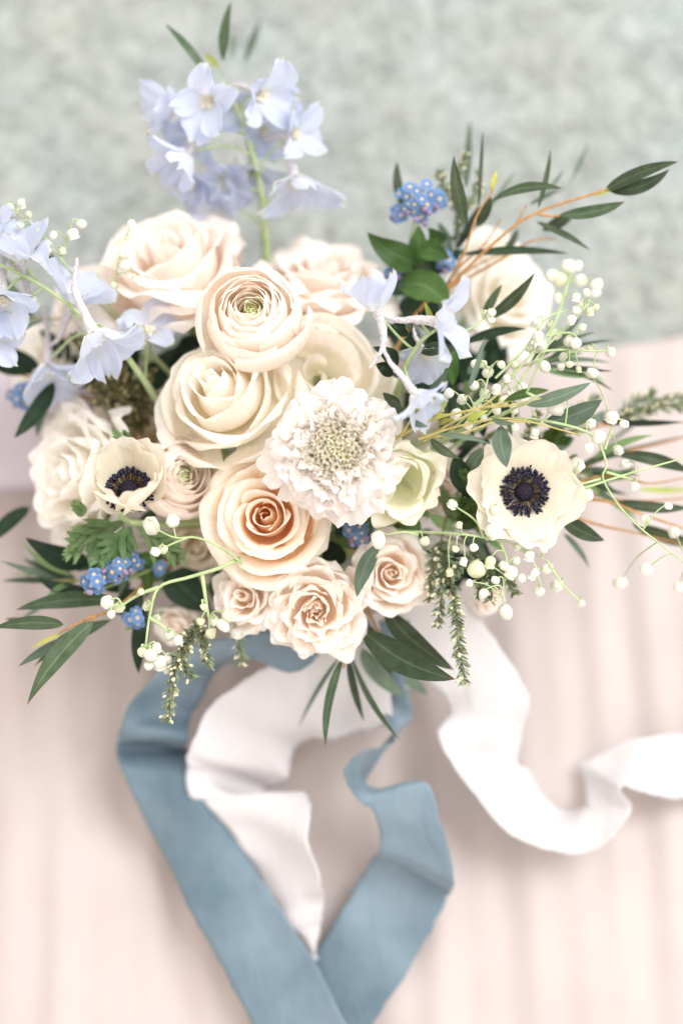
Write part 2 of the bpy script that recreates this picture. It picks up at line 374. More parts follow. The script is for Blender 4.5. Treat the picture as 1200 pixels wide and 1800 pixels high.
g = np.zeros((200, 330, 3))
for i, v in enumerate(vv):
    y = edge * (1 - v ** 1.1) + (-0.75) * v ** 1.1
    z = cloth_z(xs, y, edge)
    t = np.clip((edge - y) / 0.014, 0, 1)
    z = z * t + (-0.014) * (1 - np.sqrt(np.clip(1 - (1 - t) ** 2, 0, 1)))
    g[i] = np.stack([xs, y, z], -1)
cloth = obj('cloth', gm('cloth', g[::-1], M['cloth']))
cloth.modifiers.new('thickness', 'SOLIDIFY').thickness = 0.0008
tag(cloth, 'blush pink pleated cloth spread under the bouquet and ribbons', 'cloth')

fu = np.linspace(0, 1, 60); fv = np.linspace(0, 2 * math.pi, 48, endpoint=False)
c_ = PH(-60, 770, 0); hx, hy, hz = .088, .047, .017
gs = []
for q in fu:
    x_ = c_[0] - hx + 2 * hx * q; e_ = (1 - abs(2 * q - 1) ** 9) ** (1 / 3)
    cy_ = np.sign(np.cos(fv)) * np.abs(np.cos(fv)) ** .35; cz_ = np.sign(np.sin(fv)) * np.abs(np.sin(fv)) ** .5
    gs.append(np.stack([np.full(48, x_), c_[1] + hy * e_ * cy_ + .0015 * math.sin(q * 11) + .1 * (x_ - c_[0]), .0045 + hz + (hz - .001) * e_ * cz_ + .0012 * np.sin(fv * 2 + q * 9)], -1))
M['lilac'] = cloth_mat('cool_light_lilac', (.49, .445, .50), (.52, .475, .53), 0.7, 0.1)  # cool light on the cloth, put into the lilac colour of an added slab
tag(obj('cool_lit_slab', gm('cool_lit_slab', np.array(gs), M['lilac'], closed=True)), 'added pale lilac slab standing in for cool-lit cloth at the left edge behind the ivory rose', 'cloth')

# ------------------------------------------------------------------ stems: all gather at the binding and stand on the cloth
BIND = P(575, 900, 0.915)
srng = RS(99)
def foot():
    a, r = srng.uniform(0, 6.28), 0.021 * math.sqrt(srng.uniform())
    off = np.array((math.cos(a) * r, math.sin(a) * r, 0))
    b = BIND + off
    f = np.array((BIND[0] - off[0] * 1.15 + 0.002, BIND[1] - off[1] * 1.15 - 0.006, 0.0))
    return b, f
def stem_path(head, direction, n=14, first=0.03):
    b, f = foot()
    head = np.asarray(head, float)
    pts = [head, head - nrm(np.asarray(direction, float)) * first, b * 0.8 + (head - nrm(direction) * first) * 0.2, b, f]
    return catmull(pts, n), f

# ------------------------------------------------------------------ petals
def rose_petal(rng, R, H, t, a, op, nv=17, nu=21):
    """one petal of a bloom; t = 0 at the heart, 1 at the outermost whorl. op: openness settings"""
    u = np.linspace(-1, 1, nu)[None, :]; v = np.linspace(0, 1, nv)[:, None]
    rt = R * (op.get('r0', 0.03) + (1 - op.get('r0', 0.03)) * t ** op.get('pr', 0.95)) * rng.uniform(0.92, 1.06)
    rb = R * (0.10 + op.get('belly', 0.62) * t)
    zt = H * (op.get('zc', 0.94) + op.get('hump', 0.10) * math.sin(math.pi * min(1, t * 1.5)) - op.get('drop', 0.42) * t ** 2.2) * rng.uniform(0.97, 1.03)
    hc = min(1.0, t / 0.32); rt = rt * (0.42 + 0.58 * hc)
    wd = (op.get('w0', 1.95) * (1 - t) + op.get('w1', 0.86) * t) * rng.uniform(0.92, 1.08)
    rnd = op.get('round', 0.30) * (0.35 + 0.65 * t)
    pt = op.get('point', 0.02) * t
    ve = v * (1 - rnd * np.abs(u) ** 2.3) + pt * v ** 4 * np.clip(1 - np.abs(u) * 2.2, 0, 1) ** 1.5
    ve = ve * (1 + 0.012 * v ** 3 * wob(u * 5, rng, 2, 2.4))
    pr = catmull([(0.03 * R + 0.02 * R * t, 0.0), (rb, zt * 0.30), (rb * 0.45 + rt * 0.55, zt * 0.70), (rt, zt)], 80)
    iv = np.clip(ve, 0, 1) * 79
    rho = np.interp(iv, np.arange(80), pr[:, 0]); z = np.interp(iv, np.arange(80), pr[:, 1])
    over = np.clip(ve - 1, 0, 1); z = z + over * H * 0.8; rho = rho + over * H * 0.3
    # margin rolls back
    c = op.get('curl', 0.20) * (0.15 + 0.85 * t) * rng.uniform(0.6, 1.35)
    s_ = np.clip((v - 0.70) / 0.30, 0, 1) * (0.85 + 0.20 * np.abs(u) ** 1.5)
    rho = rho + c * R * s_ ** 2 * 0.75; z = z - c * R * s_ ** 3 * 0.62
    # spiral overlap, ruffles, a slack dent
    rho = rho * (1 + op.get('spiral', 0.09) * u * (1 - 0.5 * t))
    rf = op.get('ruffle', 0.022) * 1.35
    rho = rho + rf * R * v ** 2.5 * wob(u * 1.4 + v * 0.5, rng, 2, 2.2) * (0.4 + t)
    z = z + rf * R * 0.8 * v ** 3 * wob(u * 1.7, rng, 3, 2.2) * (0.4 + t)
    rho = rho + 0.02 * R * t * np.sin(v * 4 + rng.uniform(0, 6)) * np.sin(u * 2 + rng.uniform(0, 6))
    wf = 0.42 + 0.58 * np.sin(np.minimum(1, v * 1.7) * math.pi / 2)
    wf = wf * (1 - (0.16 + 0.24 * t) * np.clip((v - 0.62) / 0.38, 0, 1) ** 2.4)
    az = a + u * wd * wf + 0 * v
    # flatten the outer petals a little so that the bloom outline is scalloped
    fl = op.get('flat', 0.16) * t
    x = rho * ((1 - fl) * np.cos(az) + fl * (np.cos(a) - np.sin(a) * np.tan(np.clip(u * wd * wf, -1.1, 1.1)) * 0.85))
    y = rho * ((1 - fl) * np.sin(az) + fl * (np.sin(a) + np.cos(a) * np.tan(np.clip(u * wd * wf, -1.1, 1.1)) * 0.85))
    # each petal leans and sits a little differently
    k1, k2 = rng.normal(0, .045, 2) * (0.5 + t); dx, dy = rng.normal(0, .014, 2) * R
    z = z + 0 * u
    return np.stack([x + dx * v + k1 * z, y + dy * v + k2 * z, z - 0.6 * (k1 * x + k2 * y)], -1)

def calyx(t, Mh, R, mat=None):
    mb = MB(); n = 10
    prof = [(-0.30, 0.10), (-0.22, 0.22), (-0.08, 0.26), (0.06, 0.20), (0.1, 0.1)]
    th = np.linspace(0, 2 * math.pi, n, endpoint=False)
    mb.grid(np.array([np.stack([np.cos(th) * r * R, np.sin(th) * r * R, np.full(n, z * R)], -1) for z, r in prof]), closed=True)
    obj('calyx', mb.mesh('calyx', M['stem']), t, rel(t, Mh))
    for k in range(5):
        a = k * 1.2566; s_ = np.linspace(0, 1, 8)
        wv = 0.15 * R * np.sin(math.pi * np.clip(s_ * 0.9 + 0.1, 0, 1)) ** 0.8
        rr = R * (0.18 + 0.55 * s_ - 0.1 * s_ ** 2); zz = R * (0.02 - 0.10 * s_ - 0.25 * s_ ** 2)
        g_ = []
        for i in range(8):
            g_.append([(math.cos(a) * rr[i] - math.sin(a) * q * wv[i], math.sin(a) * rr[i] + math.cos(a) * q * wv[i], zz[i] + abs(q) * 0.02 * R) for q in (-1, -.5, 0, .5, 1)])
        obj('sepal', gm('sepal', np.array(g_), M['sepal']), t, rel(t, Mh))

def bloom(name, label, cat, x, y, d, diam, axis, mat, n, op, group, seed, h=0.62, core=None, stem_r=0.0024, roll=0.0, res=(17, 21)):
    rng = RS(seed)
    ax = DIR(*axis); R = PX(diam, d) / 2 * op.get('fill', 0.92); H = R * h * 1.6
    base = P(x, y, d) - ax * H * 0.8
    sp, f = stem_path(base, ax)
    t = thing(name, label, cat, f, group)
    obj('stem', MB().tube(sp, stem_r, 7).mesh('stem', M['stem']), t, rel(t))
    Mh = frame(base, ax, roll + rng.uniform(0, 0.3))
    calyx(t, Mh, R * 0.8)
    a = rng.uniform(0, 6.28)
    for i in range(n):
        tt = i / (n - 1)
        pts = rose_petal(rng, R, H, tt, a, op, *res)
        obj('petal', gm('petal', pts, mat), t, rel(t, Mh))
        a += 2.39996 + rng.uniform(-0.34, 0.34)
    return t, Mh, R, H

ROSE = dict()
GR = 'roses in the bouquet'
OPEN = dict(drop=0.50, curl=0.26, belly=0.62, pr=0.9)
FULL = dict(drop=0.46, curl=0.20, belly=0.66, pr=0.85, ruffle=0.03)
bloom('rose', 'large pale blush rose seen from the side below the top delphinium', 'rose', 286, 432, .862, 362, (-.20, .66, .70), M['blush'], 20, dict(OPEN, ruffle=0.03, curl=0.26, w1=1.0, pr=1.0), GR, 11, h=0.62)
bloom('rose', 'wide ruffled blush rose at the back beside the top delphinium stem', 'rose', 566, 466, .878, 270, (.05, .80, .60), M['blush'], 24, dict(FULL, ruffle=0.05, curl=.26), GR, 12, h=0.5)
bloom('rose', 'cream rose with tight spiral heart above the small ranunculus', 'rose', 371, 668, .815, 278, (-.26, .36, .9), M['cream'], 18, dict(OPEN, pr=1.2, drop=.62, curl=.17, belly=.74, w1=1.0, ruffle=.014), GR, 13, h=0.72)
bloom('rose', 'pale greenish cream rose with broad petals half hidden behind the scabiosa', 'rose', 562, 655, .842, 275, (0, .18, 1), M['cream'], 9, dict(OPEN, w1=1.15, pr=.55, curl=.10, drop=.40, ruffle=.012, belly=.8), GR, 14, h=0.42)
bloom('rose', 'peach rose with glowing apricot heart below the scabiosa', 'rose', 466, 906, .815, 272, (-.05, .10, 1), M['peach'], 25, dict(OPEN, pr=.95, drop=.5, curl=.2, zc=.93, hump=.07, w1=.95, ruffle=.018), GR, 15, h=0.58)
bloom('rose', 'ivory rose turned away at the left rim beside the cup-shaped anemone', 'rose', 112, 832, .862, 292, (-.66, .02, .70), M['white'], 26, dict(FULL, ruffle=.045), GR, 16, h=0.55)
bloom('rose', 'tan cream rose in shade behind the cup-shaped anemone', 'rose', 238, 765, .89, 200, (0.0, .35, .95), M['tan'], 16, dict(OPEN), GR, 17)
bloom('rose', 'blush rose showing one side between the green bud and the flat anemone', 'rose', 782, 852, .86, 150, (.30, .0, 1), M['blush'], 24, dict(FULL, ruffle=.05), GR, 18)
bloom('rose', 'ruffled blush spray rose lowest in the bouquet above the white ribbon', 'rose', 556, 1078, .818, 204, (0, -.10, 1), M['spray'], 38, dict(FULL, ruffle=.05, pr=.8, zc=.80, hump=.2, drop=.4, w0=1.1, spiral=.16, curl=.12), GR, 19, h=0.55)
bloom('rose', 'small pale pink spray rose half open under the peach rose', 'rose', 424, 1052, .832, 128, (-.25, .05, 1), M['spray'], 18, dict(OPEN, ruffle=.04, drop=.35), GR, 20, h=.7)
bloom('rose', 'small blush spray rose beside the dark forget-me-nots', 'rose', 690, 1008, .83, 158, (.12, .05, 1), M['spray'], 24, dict(FULL, ruffle=.04), GR, 21, h=.62)
bloom('rose', 'cream rose in shade under the small ranunculus', 'rose', 345, 966, .875, 160, (-.2, -.35, .9), M['tan'], 16, dict(OPEN, ruffle=.04), GR, 22)
bloom('rose', 'pale cream rose behind the orange twigs at the upper right', 'rose', 895, 515, .905, 215, (.25, .35, .9), M['white'], 16, dict(OPEN, w1=1.0), GR, 23, h=.55)
bloom('rose', 'small cream rose behind the narrow leaves of the orange twigs', 'rose', 868, 430, .92, 130, (.1, .6, .8), M['white'], 14, dict(OPEN), GR, 24)
bloom('rose', 'ivory rose blurred behind the left delphinium', 'rose', 72, 622, .90, 165, (-.4, .2, .85), M['white'], 16, dict(FULL, ruffle=.05), GR, 25)
bloom('rose', 'pinkish rose behind the left delphinium next to the large blush rose', 'rose', 140, 505, .905, 150, (-.3, .5, .8), M['blush'], 14, dict(OPEN), GR, 26)
bloom('rose', 'small peach rose in shade behind the hanging bell flowers at lower left', 'rose', 305, 1108, .872, 92, (-.2, -.4, .9), M['blush'], 14, dict(OPEN), GR, 27)
bloom('rose', 'small peach rose peeking out under the bell flowers at lower right', 'rose', 862, 1062, .88, 72, (.3, -.5, .8), M['blush'], 12, dict(OPEN), GR, 28)

# ------------------------------------------------------------------ ranunculus
def ranunculus(label, x, y, d, diam, axis, n, seed, h=0.6):
    rng = RS(seed); ax = DIR(*axis); R = PX(diam, d) / 2 * 0.97; H = R * h * 1.5
    base = P(x, y, d) - ax * H * 0.8
    sp, f = stem_path(base, ax)
    t = thing('ranunculus', label, 'ranunculus', f, 'ranunculus blooms in the bouquet')
    obj('stem', MB().tube(sp, 0.0022, 7).mesh('stem', M['stem']), t, rel(t))
    Mh = frame(base, ax, rng.uniform(0, 1)); calyx(t, Mh, R * 0.6)
    mb = MB(); 
    for k in range(16):
        a = k * 2.4; r = 0.022 * math.sqrt(k) * R * 1.2
        mb.blob((r * math.cos(a), r * math.sin(a), H * 0.80 - r * 0.3), 0.030 * R, (math.cos(a) * .2, math.sin(a) * .2, 1), 1.6)
    obj('green_heart', mb.mesh('green_heart', M['heart']), t, rel(t, Mh))
    a = 0.0
    nu, nv = 17, 13
    u = np.linspace(-1, 1, nu)[None, :]; v = np.linspace(0, 1, nv)[:, None]
    for i in range(n):
        tt = i / (n - 1)
        inn = min(1, tt / 0.68); outr = max(0, (tt - 0.68) / 0.32)
        rb = R * (0.13 + 0.50 * inn ** 0.9 + 0.36 * outr) * rng.uniform(.93, 1.05)
        rt = rb * (0.72 + 0.16 * tt)
        zt = H * (0.90 + 0.14 * math.sin(math.pi * (0.10 + 0.65 * tt)) - 0.24 * outr) * rng.uniform(.975, 1.025)
        zb = zt * (0.52 - 0.12 * tt)
        pr = catmull([(0.05 * R, 0), (rb * 0.8, zb * 0.35), (rb, zb), (rb * 0.55 + rt * 0.45, zt * 0.88), (rt, zt)], 60)
        ve = v * (1 - 0.16 * np.abs(u) ** 2.8)
        rho = np.interp(ve * 59, np.arange(60), pr[:, 0]); z = np.interp(ve * 59, np.arange(60), pr[:, 1])
        rho = rho * (1 + 0.05 * u) + 0.026 * R * v ** 3 * wob(u * 1.4, rng, 3, 2.0)
        z = z + 0.016 * R * v ** 3 * wob(u * 1.4, rng, 3, 2.4)
        wd = (1.5 * (1 - tt) + 0.95 * tt) * rng.uniform(.9, 1.1)
        az = a + u * wd * (0.45 + 0.55 * np.sin(np.minimum(1, v * 1.6) * math.pi / 2))
        pts = np.stack([rho * np.cos(az), rho * np.sin(az), z + 0 * u], -1)
        obj('petal', gm('petal', pts, M['greenbud'] if tt < .16 else M['ranunculus']), t, rel(t, Mh))
        a += 2.39996 + rng.uniform(-.2, .2)
ranunculus('blush ranunculus with green heart and concentric petals above the spiral cream rose', 441, 545, .812, 214, (0, .25, 1), 34, 31)
ranunculus('smaller cream ranunculus between the cup-shaped anemone and the peach rose', 322, 835, .835, 170, (.42, .05, .9), 36, 32)

# ------------------------------------------------------------------ anemones
def anemone(label, x, y, d, diam, axis, cup, seed, npet=9, lift=0.04, sc_=1.0, group='anemones in the bouquet', closed=False):
    rng = RS(seed); ax = DIR(*axis); R = PX(diam, d) / 2
    dep = R * (0.25 + 0.75 * cup)
    base = P(x, y, d) - ax * dep * 0.55
    sp, f = stem_path(base, ax)
    t = thing('anemone', label, 'anemone', f, group)
    obj('stem', MB().tube(sp, 0.002, 7).mesh('stem', M['palestem']), t, rel(t))
    Mh = frame(base, ax, rng.uniform(0, 1))
    nu, nv = 19, 15
    u = np.linspace(-1, 1, nu)[None, :]; v = np.linspace(0, 1, nv)[:, None]
    for i in range(npet):
        inner = i >= npet // 2 + 1
        a = i * 2 * math.pi / (npet // 2 + 1) + (0.45 if inner else 0) + rng.uniform(-.12, .12)
        if inner: a = (i - npet // 2 - 1) * 2 * math.pi / (npet - npet // 2 - 1) + 0.5 + rng.uniform(-.1, .1)
        Lp = R * (0.86 if inner else 1.0) * rng.uniform(.93, 1.05) * (1 + 0.35 * cup)
        th0 = math.radians(74 - 22 * cup); th1 = math.radians(82 - 92 * cup - (8 if inner else 0)) + rng.uniform(-.14, .14)
        ve = v * (1 - 0.24 * np.abs(u) ** 2.5) 
        th = th0 + (th1 - th0) * ve
        s_ = np.linspace(0, 1, 60); tth = th0 + (th1 - th0) * s_
        RR = np.concatenate([[0], np.cumsum(np.sin(tth[:-1]) * Lp / 59)]); ZZ = np.concatenate([[0], np.cumsum(np.cos(tth[:-1]) * Lp / 59)])
        rho = np.interp(ve * 59, np.arange(60), RR) + 0.06 * R; z = np.interp(ve * 59, np.arange(60), ZZ) + (0.03 * R if inner else 0)
        wv = R * (0.52 + 0.10 * cup) * np.sin(np.clip(v * 0.62 + 0.10, 0, 1) * math.pi) ** 0.75 * (1 if not inner else 0.9)
        sx = u * wv
        z = z + 0.10 * R * (1 - cup * 0.5) * u ** 2 * v - 0.05 * R * v * u * (1 if i % 2 else -1)
        rf = 0.035 * R * v ** 3 * wob(u * 1.5, rng, 3, 2.6)
        z = z + rf; rho = rho + 0.03 * R * v ** 4 * wob(u * 1.5, rng, 3, 2.8) - cup * 0.18 * R * u ** 2 * v
        xx = rho * math.cos(a) - sx * math.sin(a); yy = rho * math.sin(a) + sx * math.cos(a)
        obj('petal', gm('petal', np.stack([xx, yy, z], -1), M['anemone']), t, rel(t, Mh))
    c0 = lift * R; R = R * sc_
    mb = MB(); mb.blob((0, 0, c0 + 0.06 * R), 0.20 * R, (0, 0, 1), 0.85, 14, 9)
    for k in range(60):
        q = (k + .5) / 60; ph = math.acos(1 - q); a = k * 2.4
        dv = np.array((math.sin(ph) * math.cos(a), math.sin(ph) * math.sin(a), math.cos(ph)))
        mb.blob(np.array((0, 0, c0 + 0.06 * R)) + dv * 0.19 * R * np.array((1, 1, .85)), 0.022 * R, dv, 1.3, 5, 4)
    obj('centre', mb.mesh('centre', M['pistil']), t, rel(t, Mh))
    fb, ab = MB(), MB()
    for k in range(150):
        a = k * 2.39996 + rng.uniform(-.1, .1); q = k / 150
        r0 = 0.20 * R; r1 = R * (0.29 + 0.20 * q) * rng.uniform(.94, 1.06); z1 = c0 + R * (0.23 - 0.10 * q) * rng.uniform(.85, 1.2)
        p0 = np.array((r0 * math.cos(a), r0 * math.sin(a), c0)); p2 = np.array((r1 * math.cos(a), r1 * math.sin(a), z1)); p1 = (p0 + p2) / 2 + np.array((0, 0, .03 * R))
        fb.tube(catmull([p0, p1, p2], 4), 0.008 * R, 4)
        dv = np.array((math.cos(a + rng.uniform(-.8, .8)), math.sin(a), rng.uniform(.2, 1.0)))
        ab.blob(p2, 0.031 * R, dv, 1.9, 6, 5)
    fo = obj('filaments', fb.mesh('filaments', M['filament']), t, rel(t, Mh)); fo['kind'] = 'stuff'
    ao = obj('anthers', ab.mesh('anthers', M['stamen']), t, rel(t, Mh)); ao['kind'] = 'stuff'
    return t
anemone('cup-shaped white anemone with dark centre on the left side', 225, 850, .803, 184, (.03, .52, .85), 0.84, 41, lift=.16, sc_=1.05)
anemone('flat open white anemone with navy stamens on the right side', 922, 864, .808, 200, (.02, .02, 1), 0.14, 42, 11, sc_=.88)

# half closed greenish bud
def cup_bud(label, x, y, d, diam, axis, seed):
    rng = RS(seed); ax = DIR(*axis); R = PX(diam, d) / 2; H = R * 1.5
    base = P(x, y, d) - ax * H * 0.6
    sp, f = stem_path(base, ax); t = thing('tulip', label, 'bud', f)
    obj('stem', MB().tube(sp, 0.002, 7).mesh('stem', M['stem']), t, rel(t))
    Mh = frame(base, ax, 0.4); a = 0
    for i in range(9):
        tt = i / 8 * 0.5 + 0.5
        pts = rose_petal(rng, R, H, tt, a, dict(drop=.12, curl=.30, belly=1.0, pr=.6, ruffle=.06, w1=.95, flat=.1, round=.25))
        obj('petal', gm('petal', pts, M['greenbud']), t, rel(t, Mh)); a += 2.4
cup_bud('half closed pale green bud with curled rim beside the scabiosa', 702, 850, .81, 128, (.15, -.35, .9), 51)

# ------------------------------------------------------------------ scabiosa
def scabiosa(label, x, y, d, diam, axis, seed):
    rng = RS(seed); ax = DIR(*axis); R = PX(diam, d) / 2
    base = P(x, y, d) - ax * R * 0.35
    sp, f = stem_path(base, ax); t = thing('scabiosa', label, 'scabiosa', f)
    obj('stem', MB().tube(sp, 0.002, 7).mesh('stem', M['stem']), t, rel(t))
    Mh = frame(base, ax)
    mb = MB(); mb.blob((0, 0, 0.0), 0.42 * R, (0, 0, 1), 0.72, 16, 9)
    obj('receptacle', mb.mesh('receptacle', M['young']), t, rel(t, Mh))
    nu, nv = 33, 12
    u = np.linspace(-1, 1, nu)[None, :]; v = np.linspace(0, 1, nv)[:, None]
    for ring, (cnt, r0, ln, el, wd, z0) in enumerate([(11, .34, .70, 2, .50, -.03), (12, .34, .60, 20, .44, .04), (13, .34, .46, 38, .36, .10), (15, .34, .30, 50, .25, .17), (15, .30, .20, 58, .17, .23)]):
        for k in range(cnt):
            a = (k + 0.5 * ring + rng.uniform(-.4, .4)) / cnt * 2 * math.pi
            Lp = ln * R * rng.uniform(.74, 1.12); e = math.radians(el + rng.uniform(-14, 14)); wv = wd * R * rng.uniform(.7, 1.15)
            nl = rng.choice([3, 3, 4]); span = rng.uniform(.85, 1.2)
            ph = u * span + rng.uniform(-.15, .15)
            lob = 0.86 + 0.14 * np.abs(np.cos(u * math.pi * nl / 2 + (math.pi / 2 if nl == 4 else 0))) ** 0.55 - 0.10 * np.abs(u) ** 2 + 0.022 * wob(u * 6, rng, 2, 3)
            s_ = v * (lob + 0 * v)
            ee = e - s_ ** 2 * math.radians(rng.uniform(5, 45))
            fw = np.cos(ph) * s_; sd = np.sin(ph) * s_ * (0.25 + 0.75 * v)
            rr = r0 * R + Lp * fw * np.cos(ee); zz = z0 * R + Lp * fw * np.sin(ee); sx = Lp * sd * (wv / (ln * R)) * 1.55
            skew = rng.uniform(-.6, .6)
            zz = zz + 0.075 * R * v ** 2 * wob(u * 2.1 + rng.uniform(0, 3), rng, 3, 2.0) * (0.5 + ln) + 0.10 * R * u * skew * v
            rr = rr + 0.03 * R * v ** 2 * wob(u * 2.0, rng, 3, 2.2)
            xx = rr * math.cos(a) - sx * math.sin(a); yy = rr * math.sin(a) + sx * math.cos(a)
            obj('petal', gm('petal', np.stack([xx, yy, zz], -1), M['scab']), t, rel(t, Mh))
    # disc florets: small lobed cups, three shared shapes
    shapes = []
    for q in range(4):
        b = MB(); r = 0.066 * R
        th = np.linspace(0, 2 * math.pi, 20, endpoint=False)
        lob = 1 + 0.34 * np.cos(th * 5 + q) + 0.1 * rng.uniform(-1, 1, 20)
        g_ = [np.stack([np.cos(th) * r * k_ * (1 + (lob - 1) * k_ ** 2), np.sin(th) * r * k_ * (1 + (lob - 1) * k_ ** 2), np.full(20, z_ * r) + 0.25 * r * k_ ** 3 * rng.uniform(-1, 1, 20)], -1) for k_, z_ in ((.30, -1.6), (.42, -.2), (.70, .5), (1.0, .75))]
        b.grid(np.array(g_), closed=True)
        for j in range(3):
            a = rng.uniform(0, 6.28); p = np.array((math.cos(a) * .3 * r, math.sin(a) * .3 * r, -.2 * r)); e_ = np.array((math.cos(a) * .6 * r, math.sin(a) * .6 * r, 1.5 * r))
            b.tube(np.array([p, (p + e_) / 2, e_]), 0.05 * r, 4); b.blob(e_, .13 * r, (1, .3, .2), 1.6, 5, 4)
        shapes.append(b.mesh('floret', M['scabdisc']))
    n = 165
    for k in range(n):
        q = (k + .5) / n; rr = 0.54 * R * math.sqrt(q); a = k * 2.39996 + rng.uniform(-.1, .1)
        zz = 0.30 * R * math.sqrt(max(0, 1 - (rr / (0.62 * R)) ** 2)) + 0.02 * R + rng.uniform(-.02, .02) * R
        nz = np.array((rr * math.cos(a) * 1.3 / R + rng.uniform(-.2, .2), rr * math.sin(a) * 1.3 / R + rng.uniform(-.2, .2), 0.8))
        s_ = 0.66 + 0.75 * q + rng.uniform(-.1, .1)
        z_ = Vector(nrm(nz)); rot = z_.to_track_quat('Z', 'Y').to_matrix().to_4x4()
        m_ = Matrix.Translation((rr * math.cos(a), rr * math.sin(a), zz)) @ rot @ Matrix.Rotation(rng.uniform(0, 6), 4, 'Z') @ Matrix.Scale(s_, 4)
        obj('floret', shapes[k % 4], t, rel(t, Mh) @ m_)
scabiosa('large white scabiosa with frilled petals at the middle of the bouquet', 590, 785, .785, 276, (0, .05, 1), 61)

# ------------------------------------------------------------------ leaves and sprigs
def leaf_pts(p0, p1, width, bow, arch, roll, rng, nv=15, nu=7, shape=0.85, fold=0.22, twist=0.0):
    ax = p1 - p0; L_ = np.linalg.norm(ax); t = ax / L_
    toward = nrm(CAM - (p0 + p1) / 2) * 0.75 + np.array((0, 0, .25))
    toward = nrm(toward - t * toward.dot(t)); side = np.cross(t, toward)
    mid = (p0 + p1) / 2 + side * bow + toward * arch
    s_ = np.linspace(0, 1, nv)
    c = ((1 - s_) ** 2)[:, None] * p0 + (2 * s_ * (1 - s_))[:, None] * (2 * mid - (p0 + p1) / 2) + (s_ ** 2)[:, None] * p1
    wv = width / 2 * (np.sin(np.pi * np.clip(s_ ** shape, 0, 1)) ** 0.85 * 0.96 + 0.05 * (1 - s_))
    tan = np.gradient(c, axis=0); out = []
    ph0 = rng.uniform(0, 6)
    for i in range(nv):
        ti = nrm(tan[i]); n_ = nrm(toward - ti * toward.dot(ti)); b = np.cross(ti, n_)
        r = roll + twist * (s_[i] - .4)
        bb = b * math.cos(r) + n_ * math.sin(r); nn = -b * math.sin(r) + n_ * math.cos(r)
        uu = np.linspace(-1, 1, nu)
        out.append(c[i] + uu[:, None] * wv[i] * bb + (np.abs(uu) ** 1.4 * fold * wv[i] + 0.13 * wv[i] * np.sin(s_[i] * 9 + ph0 + uu * 2))[:, None] * nn)
    return np.array(out)

lrng = RS(7)
def leaf(t, x0, y0, d0, x1, y1, d1, wpx, bow=0, arch=6, roll=None, mat='willow', shape=0.85, twist=None):
    p0, p1 = P(x0, y0, d0), P(x1, y1, d1)
    roll = lrng.uniform(-.45, .45) if roll is None else roll
    twist = lrng.uniform(-1.1, 1.1) if twist is None else twist
    shape = shape * lrng.uniform(.82, 1.2)
    pts = leaf_pts(p0, p1, PX(wpx, d0), PX(bow, d0), PX(arch, d0), roll, lrng, shape=shape, twist=twist)
    obj('leaf', gm('leaf', pts, M[mat]), t, rel(t))

def branch(name, label, cat, paths, leaves, mat='orange', rad=0.0011, group=None, leafmat='willow'):
    """paths: lists of (px, py, depth); the first runs on down to the binding"""
    head = P(*paths[0][0]); nxt = P(*paths[0][1])
    sp, f = stem_path(head, nxt - head)
    t = thing(name, label, cat, f, group)
    pts = np.concatenate([catmull([P(*q) for q in paths[0]], 16)[::-1], sp[1:]])
    r = np.concatenate([np.linspace(rad * 0.55, rad, 16), np.full(len(sp) - 1, rad * 1.1)])
    obj('stem', MB().tube(pts, r, 7).mesh('stem', M[mat]), t, rel(t))
    for pa in paths[1:]:
        obj('twig', MB().tube(catmull([P(*q) for q in pa], 12), np.linspace(rad * .9, rad * .4, 12), 6).mesh('twig', M[mat]), t, rel(t))
    for l in leaves:
        kw = l[8] if len(l) > 8 else {}
        kw = dict(dict(mat=leafmat), **kw)
        leaf(t, *l[:7], bow=l[7] if len(l) > 7 else 0, **kw)
    return t
GE = 'willow eucalyptus branches'
branch('eucalyptus_branch', 'two narrow dark leaves rising behind the top delphinium', 'leafy branch',
       [[(462, 430, .915), (452, 330, .905), (425, 215, .895), (388, 122, .882)]],
       [(367, 136, .875, 290, 42, .87, 16, 4), (392, 108, .88, 406, 2, .872, 20, -3), (385, 120, .89, 360, 95, .89, 12, 0, dict(mat='young')), (430, 110, .93, 458, 35, .95, 12, 0, dict(mat='grey')), (408, 105, .93, 410, 60, .94, 10, 0, dict(mat='grey'))], mat='stem', rad=.0007, group=GE)
